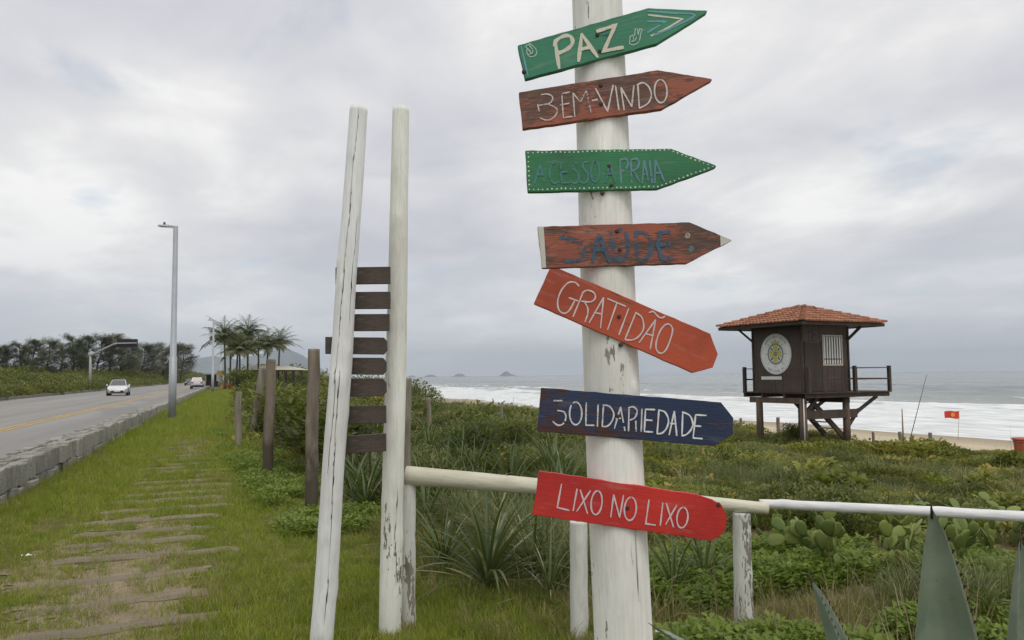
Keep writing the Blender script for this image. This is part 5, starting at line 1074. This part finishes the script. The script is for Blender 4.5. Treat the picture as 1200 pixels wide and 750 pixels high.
# prickly pears
g_pad = leafmat('cactus_pad', (.10, .145, .035), (.20, .235, .055), None, 0, 2., 0.05, .55)
bm = bmesh.new(); bmesh.ops.create_icosphere(bm, subdivisions=2, radius=.5)
for v in bm.verts: v.co = Vector((v.co.x * (.66 + .3 * v.co.z), v.co.y * .12, v.co.z + .5))
padme = bpy.data.meshes.new('pad'); bm.to_mesh(bm and padme); bm.free(); padme.materials.append(g_pad); padme.polygons.foreach_set('use_smooth', [True] * len(padme.polygons))
def cactus(px, py, n_, label, seed, s_=1.0):
    random.seed(seed); p = T(px, py); r = empty('prickly_pear', (p.x, p.y, zt1(p.x, p.y))); tag(r, label, 'cactus', 'prickly pears beyond the white rail'); done = []
    for k in range(n_):
        w = .155 * s_ * U(.8, 1.15)
        if k < 7: mt = Matrix.Translation((U(-.5, .5) * s_, U(-.3, .3) * s_, -.03)) @ Matrix.Rotation(U(0, 3.1), 4, 'Z') @ Matrix.Rotation(U(-.5, .5), 4, 'Y') @ Matrix.Rotation(U(-.3, .3), 4, 'X')
        else:
            pm, pw = random.choice(done[-12:]); mt = pm @ Matrix.Translation((U(-.28, .28) * pw, 0, .86 * pw)) @ Matrix.Rotation(U(-1.1, 1.1), 4, 'Z') @ Matrix.Rotation(U(-.7, .7), 4, 'Y') @ Matrix.Rotation(U(-.35, .35), 4, 'X')
        if mt.translation.z > .34 or mt.translation.z < -.05: continue
        done.append((mt, w)); o = share('pad', padme, r); o.matrix_basis = mt @ Matrix.Diagonal((w, w, w, 1))
for k, (px, py, n_, lab_, s_) in enumerate([(950, 640, 26, 'small prickly pear nearest the jointed rail post', .9), (985, 668, 42, 'prickly pear clump below the white rail, second from the jointed post', 1.), (1022, 676, 50, 'broad prickly pear clump left of the tall agave leaf', 1.), (1062, 668, 50, 'prickly pear clump touching the left edge of the tall agave leaf', 1.), (1045, 645, 40, 'prickly pear clump set back under the middle of the white rail', 1.),
        (1125, 655, 44, 'prickly pear between the two agave leaves', 1.), (1155, 640, 40, 'prickly pear set back under the white rail near the right edge', 1.), (1182, 692, 20, 'low prickly pear beside the agave leaf at the right edge', .9), (1196, 650, 36, 'prickly pear under the rail at the right edge', 1.)]): cactus(px, py, n_, lab_, 500 + k, s_)
# broad-leaved beach shrubs with yellowing leaves
BL = [bush_mesh('foliage', .7, .55, 170, .2, .15, g_vine, 120 + i) for i in range(2)]
random.seed(9)
for px, py, d, s_, lab_ in ((1078, 0, 26, 1.0, 'broad-leaved shrub at the dune edge below the slanting rod'), (962, 0, 16.5, .8, 'yellowish broad-leaved shrub in front of the tower ladder'), (935, 0, 15, .75, 'broad-leaved shrub in front of the tower\'s front leg'), (1176, 0, 24, .8, 'broad-leaved shrub beside the orange bin'), (1140, 0, 18, .7, 'low broad-leaved shrub between the rod and the bin'), (985, 0, 12, .7, 'low broad-leaved shrub just above the white rail'), (1185, 0, 11, .7, 'broad-leaved shrub above the white rail at the right edge')):
    p = W(px, 450, d); r = empty('broadleaf_shrub', (p.x, p.y, zt1(p.x, p.y))); tag(r, lab_, 'shrub', 'broad-leaved shrubs on the dune'); share('foliage', random.choice(BL), r, rot=(0, 0, U(0, 6)), scl=(s_,) * 3); share('stem', BS, r, scl=(s_ * .6,) * 3)
# ------------------------------------------------------------------ agaves in the foreground
def mat_agave():
    s = NT('agave_leaf'); n = s.noise(5, 5, .6, (1, 1, 1)); at_ = s.n('ShaderNodeAttribute', attribute_name='across').outputs['Fac']; f = s.noise(60, 3, .6)
    st = s.n('ShaderNodeMath', operation='SINE'); s.l(s.math('ADD', s.math('MULTIPLY', at_, 17.), s.math('MULTIPLY', s.noise(7, 3, .5), 9.)), st.inputs[0])
    c = s.mix(s.ramp(n, .3, .7), (.11, .155, .11), (.17, .22, .15)); c = s.mix(s.ramp(st.outputs[0], -1, 1, 0, .22), c, (.19, .23, .165)); c = s.mix(s.ramp(f, .6, .8, 0, .35), c, (.05, .06, .045)); sc_ = s.noise(26, 4, .7, loc=(3, 1, 2)); c = s.mix(s.ramp(sc_, .68, .72, 0, .8), c, (.12, .10, .06)); bl = s.noise(11, 4, .6); c = s.mix(s.ramp(bl, .45, .65, 0, .5), c, (.25, .30, .23)); c = s.mix(s.ramp(s.math('ABSOLUTE', at_), .9, 1., 0, .6), c, (.16, .15, .09)); s.bump(f, .12, .002); return s.fin(c, .5)
agm = mat_agave(); spm = plain('agave_spine', (.035, .018, .012), .5)
def agave_leaf(root, base, tip, wmax, bulge, facing, cup=.36, thick=.03, seg=26):
    """leaf from base to tip (world), bowed by bulge, upper face turned to `facing`"""
    base, tip = Vector(base), Vector(tip); mid = base.lerp(tip, .5) + Vector(bulge); C = []
    for i in range(seg + 1): t = i / seg; C.append(base * (1 - t) ** 2 + mid * 2 * t * (1 - t) + tip * t * t)
    V = []; ac = []; prof = [-1, -.92, -.6, -.25, .0, .25, .6, .92, 1]; n_ = len(prof)
    for i, p in enumerate(C):
        t = i / seg; tg = (C[min(i + 1, seg)] - C[max(i - 1, 0)]).normalized(); f_ = (Vector(facing) - tg * Vector(facing).dot(tg)).normalized(); sd_ = tg.cross(f_).normalized()
        w = wmax / 2 * min(1, (1 - t) ** .72 * 1.75) * (.62 + .38 * ss(0, .35, t)) + .0015; w = float(w) * (1 + (.015 if i % 2 else 0) * (1 - t)); th = thick * (1 - t) ** .8 + .0015
        for side in (1, -1):
            for q in (prof if side == 1 else prof[::-1]):
                V.append(p + sd_ * q * w + f_ * (cup * w * 2 * q * q * .9 - (0 if side == 1 else th * (1 - abs(q) ** 2.2)))); ac.append(q)
    m = 2 * n_; F = [(i * m + k, i * m + (k + 1) % m, (i + 1) * m + (k + 1) % m, (i + 1) * m + k) for i in range(seg) for k in range(m)] + [tuple(range(m))[::-1]]
    off = root.location; o = MB().np([v - off for v in V], F, True).build('leaf', agm, root); a = o.data.attributes.new('across', 'FLOAT', 'POINT'); a.data.foreach_set('value', np.array(ac, np.float32))
    tg = (C[-1] - C[-2]).normalized(); MB().tube([C[-1] - tg * .02 - off, C[-1] + tg * .024 - off], [.0034, .0005], 8).build('spine', spm, o)
    mb = MB()
    for i in range(3, seg - 1):
        t = i / seg
        for q in (0, 1):
            e = V[i * m + (0 if q == 0 else n_ - 1)]; e2 = V[(i + 1) * m + (0 if q == 0 else n_ - 1)]
            for u_ in (.2, .7):
                c_ = e.lerp(e2, u_); out = (e - C[i]).normalized(); mb.np([c_ - tg * .005 - off, c_ + tg * .005 - off, c_ + out * .007 + tg * .004 - off], [(0, 1, 2)])
    mb.build('teeth', spm, o); return o
def agave(px, d, label, leaves, filler, seed):
    random.seed(seed); c = W(px, 900, d); gz = zt1(c.x, c.y); r = empty('agave', (c.x, c.y, gz)); tag(r, label, 'agave'); c = Vector((c.x, c.y, gz + .12))
    for (tx, ty, td, w, bulge, fc) in leaves: agave_leaf(r, c + (W(tx, 900, td) - W(px, 900, d)).normalized() * .06, W(tx, ty, td), w, bulge, fc)
    for k in range(filler):
        az = k * 2.4 + .3; ln = U(.7, 1.0); dv = FH * abs(math.sin(az)) * .9 + RH * math.cos(az); dv.z = 0; tip = c + dv.normalized() * ln * U(.55, .95) + UP * ln * U(.35, .75)
        agave_leaf(r, c + dv.normalized() * .06, tip, U(.14, .17), UP * .22 + dv * -.02, -dv + UP * .8)
    return r
agave(1128, 1.75, 'large agave at the bottom right with one tall broad upright leaf', [(1091.5, 596, 1.62, .215, -RH * .01 + FH * .03, -FH + UP * .3), (951, 681, 1.75, .15, UP * .20 - RH * .02, RH * .6 + UP + -FH * .4), (769, 736, 2.05, .10, UP * .26 + RH * .05, UP + RH * .5 - FH * .2), (1195, 633, 1.68, .24, -RH * .03, -FH * .9 + RH * .55), (1212, 604, 1.88, .26, RH * .02, -FH + RH * .2), (1290, 660, 1.8, .2, RH * .1 + UP * .1, -FH * .5 - RH + UP * .5)], 9, 601)
# ================================================================== TREES BEYOND THE ROAD, PALMS, ROADSIDE SCRUB
g_cas = leafmat('casuarina_needles', (.135, .145, .11), (.215, .225, .165), (.25, .22, .17), .12, .12, .25)
def casuarina(seed):
    """wind-leaning, airy: trunk with forks and drooping feathery sprays"""
    random.seed(seed); tb_ = MB(); V, F = [], []; H = 10.0; lean = U(.05, .16); tips = []
    path = [Vector((lean * z * .4 + .25 * math.sin(z * .7 + seed), .2 * math.sin(z * .5 + seed * 2), z)) for z in np.linspace(-.3, H * .86, 8)]
    tb_.tube(path, list(np.linspace(.24, .05, 8)), 7)
    for k in range(46):
        t = U(.14, .98); i = int(t * 7); b = path[min(i, 6)].lerp(path[min(i + 1, 7)], t * 7 - i) if i < 7 else path[7]; az = U(0, 6.28); ln = U(1.3, 3.7) * (1.15 - .6 * t); d = Vector((math.cos(az) + .35, math.sin(az), U(.25, .9))).normalized(); e = b + d * ln
        tb_.tube([b, b.lerp(e, .5) + Vector((0, 0, -.08)), e], [.07, .045, .015], 5); tips += [b.lerp(e, u) for u in (.45, .7, .9, 1.02)]
    for p in tips:
        if random.random() < .12: continue
        cr_ = U(.35, .9)
        for _ in range(44):
            q = p + Vector((random.gauss(0, 1), random.gauss(0, 1), random.gauss(0, .6))) * cr_ * .6; blade(V, F, q, U(-1.2, 1.2), U(.35, .75), U(.06, .13), U(.5, 1.5), U(.3, 1.2), 2)
    tm = tb_.mesh('trunk'); tm.materials.append(barkm); return tm, raw_mesh('crown', V, F, g_cas)
CT = [casuarina(700 + i) for i in range(4)]
CG = 'feathery casuarina trees in a row beyond the road'
def tree(px, pytop, d, k, label):
    b = W(px, 440, d); gz = zt1(b.x, b.y); h = W(px, pytop, d).z - gz; r = empty('casuarina_tree', (b.x, b.y, gz), U(-.4, .4)); tag(r, label, 'tree', CG); s_ = h / 10.2; ws = s_ * U(1.0, 1.2)
    share('trunk', CT[k][0], r, scl=(ws, ws, s_)); share('crown', CT[k][1], r, scl=(ws, ws, s_))
random.seed(31)
row = [(-28, 394, 140), (-8, 402, 150), (6, 398, 150), (22, 397, 155), (37, 392, 160), (54, 393, 165), (70, 396, 170), (84, 388, 175), (100, 387, 185), (114, 388, 190), (128, 386, 195), (140, 388, 205), (152, 398, 215), (166, 399, 225), (176, 397, 235), (190, 399, 250), (204, 396, 265), (212, 400, 280), (46, 402, 190), (92, 400, 205), (160, 404, 260)]
nm_ = ['at the left edge of the photo', 'second', 'third', 'fourth', 'fifth', 'sixth', 'seventh', 'eighth', 'ninth', 'tenth', 'eleventh', 'twelfth', 'thirteenth', 'fourteenth', 'fifteenth', 'sixteenth', 'seventeenth', 'eighteenth']
spots_ = {0: 'at the far left, outermost of the row', 1: 'second of the row from the left', 2: 'third of the row from the left', 3: 'fourth of the row from the left', 4: 'fifth of the row from the left', 5: 'sixth of the row, left of the gantry', 6: 'with a low crown, left of the gantry', 7: 'tall, just left of the gantry pole', 8: 'directly behind the gantry pole', 9: 'behind the sloping gantry arm', 10: 'tallest, behind the white sedan', 11: 'left of the black message panel', 12: 'behind the black message panel', 13: 'just right of the black message panel', 14: 'between the message panel and the nearest lamp', 15: 'just left of the nearest street lamp', 16: 'right behind the nearest street lamp', 17: 'last of the row, right of the nearest street lamp', 18: 'set back behind the fifth and sixth', 19: 'set back behind the gantry pole', 20: 'set back right of the message panel'}
for k, (px, t_, d) in enumerate(row): tree(px, t_, d, k % 4, 'casuarina tree ' + spots_[k])
# palms
g_palm = leafmat('palm_leaf', (.075, .095, .04), (.14, .155, .07), (.24, .2, .11), .14, .2, .3)
def frond(seed, L_=2.6):
    random.seed(seed); V, F = [], []; mb = MB(); P = []; th = U(.25, .45); p = Vector((0, 0, 0)); n_ = 16; curl = U(1.0, 1.5)
    for i in range(n_ + 1): P.append(p.copy()); p = p + Vector((math.sin(th), 0, math.cos(th))) * (L_ / n_); th += curl / n_
    for i in range(2, n_ + 1):
        for s_ in (-1, 1):
            for u_ in (0, .5):
                b = P[i - 1].lerp(P[i], u_); t = (i + u_) / n_; ln = .75 * math.sin(math.pi * min(.97, .18 + .8 * t)) * U(.85, 1.1); blade(V, F, b, s_ * U(.75, 1.15), ln, .085, U(1.3, 1.7), U(.3, .8), 3)
    a = len(V); 
    for i, q in enumerate(P): w = .035 * (1 - i / n_) + .006; V += [np.array(q + Vector((0, -w, 0))), np.array(q + Vector((0, w, .0))), np.array(q + Vector((0, 0, -w * 1.2)))]
    for i in range(n_):
        for k in range(3): F.append((a + 3 * i + k, a + 3 * i + (k + 1) % 3, a + 3 * i + 3 + (k + 1) % 3, a + 3 * i + 3 + k))
    return raw_mesh('frond', V, F, g_palm)
FR = [frond(800 + i) for i in range(4)]
palmbark = plain('palm_bark', (.12, .10, .075), .95, .3, 8, (1, 1, 4), bump=.4)
def palm(px, pytop, d, label, lean=0.0, s_=1.0):
    b = W(px, 446, d); gz = zt1(b.x, b.y); t = W(px + lean, pytop, d); h = t.z - gz - 1.25 * s_; r = empty('palm_tree', (b.x, b.y, gz)); tag(r, label, 'palm', 'coconut palms at the end of the path'); dx = (t - b).dot(RH)
    top = RH * dx + UP * h; pts = [RH * dx * u ** 1.6 + UP * (h * u) for u in np.linspace(0, 1, 9)]; pts[0] = pts[0] - UP * .3
    MB().tube(pts, [.2, .17, .15, .14, .13, .13, .12, .12, .13], 8).build('trunk', palmbark, r)
    for k in range(24):
        az = k * 2.4 + U(-.25, .25); share('frond', random.choice(FR), r, top, (0, -.30 + 1.45 * (k / 23.) + U(-.1, .1), az), (s_ * U(.85, 1.1),) * 3)
    for k in range(6): 
        a = k * 1.05; mb = MB(); c = top + Vector((.16 * math.cos(a), .16 * math.sin(a), -.15)); mb.tube([c + Vector((0, 0, .1)), c + Vector((0, 0, .05)), c, c - Vector((0, 0, .1))], [.02, .08, .1, .03], 7); mb.build('coconut', palmbark, r)
random.seed(17)
palm(264, 379, 108, 'leftmost coconut palm, crowded beside the second street lamp', -1, 1.5); palm(277, 392, 112, 'low coconut palm with a full crown left of the tallest', 2, 1.45); palm(290, 376, 114, 'tallest coconut palm of the group at the path end', 1, 1.4); palm(281, 397, 105, 'short bushy palm in front of the tallest palm', 0, 1.35); palm(303, 391, 118, 'coconut palm just right of the tallest one', 0, 1.4); palm(313, 391, 110, 'coconut palm above the brown posts with a leaning trunk', 1, 1.3); palm(270, 385, 116, 'coconut palm squeezed between the leftmost palm and the tallest', 0, 1.45); palm(326, 389, 120, 'rightmost coconut palm standing clear against the mountain', 2, 1.4)
BMp = bush_mesh('foliage', 1.6, 1.3, 900, .3, .12, g_leaf, 150)
random.seed(18)
for px, d, s_, lab_ in ((281, 102, 1.5, 'dense dark shrub under the palms left of the pavilion'), (290, 100, 1.2, 'dense dark shrub in front of the pavilion'), (300, 107, 1.1, 'rounded shrub between the shelter and the pavilion')):
    p = W(px, 446, d); r = empty('bush', (p.x, p.y, zt1(p.x, p.y))); tag(r, lab_, 'bush'); share('foliage', BMp, r, rot=(0, 0, U(0, 6)), scl=(s_, s_, s_ * 1.1)); share('stem', BS, r)
# scrub on the far roadside bank, and distant treeline: masses
x = -16.6 - 34 * rng.random(26000) ** 1.15; y = 25 + 330 * rng.random(26000) ** 1.2; zb_ = zt(x, y)
scatter('roadside_scrub', 'leaf', np.stack([x, y, zb_ - .05], -1), 2.0 + 2.8 * rng.random(len(x)) * fbm(x * .1, y * .1, 0) * 1.6, 'mass of green scrub on the bank beyond the road', 'scrub')
x = -16.2 - 3 * rng.random(6000); y = 20 + 150 * rng.random(6000) ** 1.2; scatter('bank_grass', 'wild', xyz(x, y), 1.0 + .8 * rng.random(6000), 'grass along the far kerb of the road', 'grass')
tb0 = [W(q[0] + rng.normal(0, 6), 440, q[2] + rng.normal(0, 8)) for q in row for _ in range(22)]; x = np.array([q.x for q in tb0]); y = np.array([q.y for q in tb0]); k = x < -16.5; x, y = x[k], y[k]
scatter('understory', 'leaf', xyz(x, y, -.2), 4 + 5 * rng.random(len(x)), 'undergrowth beneath the casuarina trees', 'scrub')
x = np.concatenate([-19 - 25 * rng.random(1500), 3 + 40 * rng.random(1300)]); y = np.concatenate([330 + 500 * rng.random(1500), 170 + 500 * rng.random(1300)])
scatter('distant_trees', 'leaf', xyz(x, y, -.3), 7 + 9 * rng.random(len(x)), 'far-off line of trees where the road ends', 'trees')
# ------------------------------------------------------------------ sea air
hz = MB().box(-6000, 14500, -6500, 14500, -14, 420).build('haze', None); hz.data.materials.clear(); hz['kind'] = 'stuff'; tag(hz, 'thin pale sea haze over the coast', 'haze')
hm = bpy.data.materials.new('haze'); hm.use_nodes = True; t = hm.node_tree; t.nodes.clear(); ou = t.nodes.new('ShaderNodeOutputMaterial'); pv_ = t.nodes.new('ShaderNodeVolumePrincipled')
pv_.inputs['Color'].default_value = (.80, .90, 1.0, 1); pv_.inputs['Density'].default_value = 1.15e-4; pv_.inputs['Anisotropy'].default_value = 0.0; t.links.new(pv_.outputs[0], ou.inputs['Volume']); hz.data.materials.append(hm)
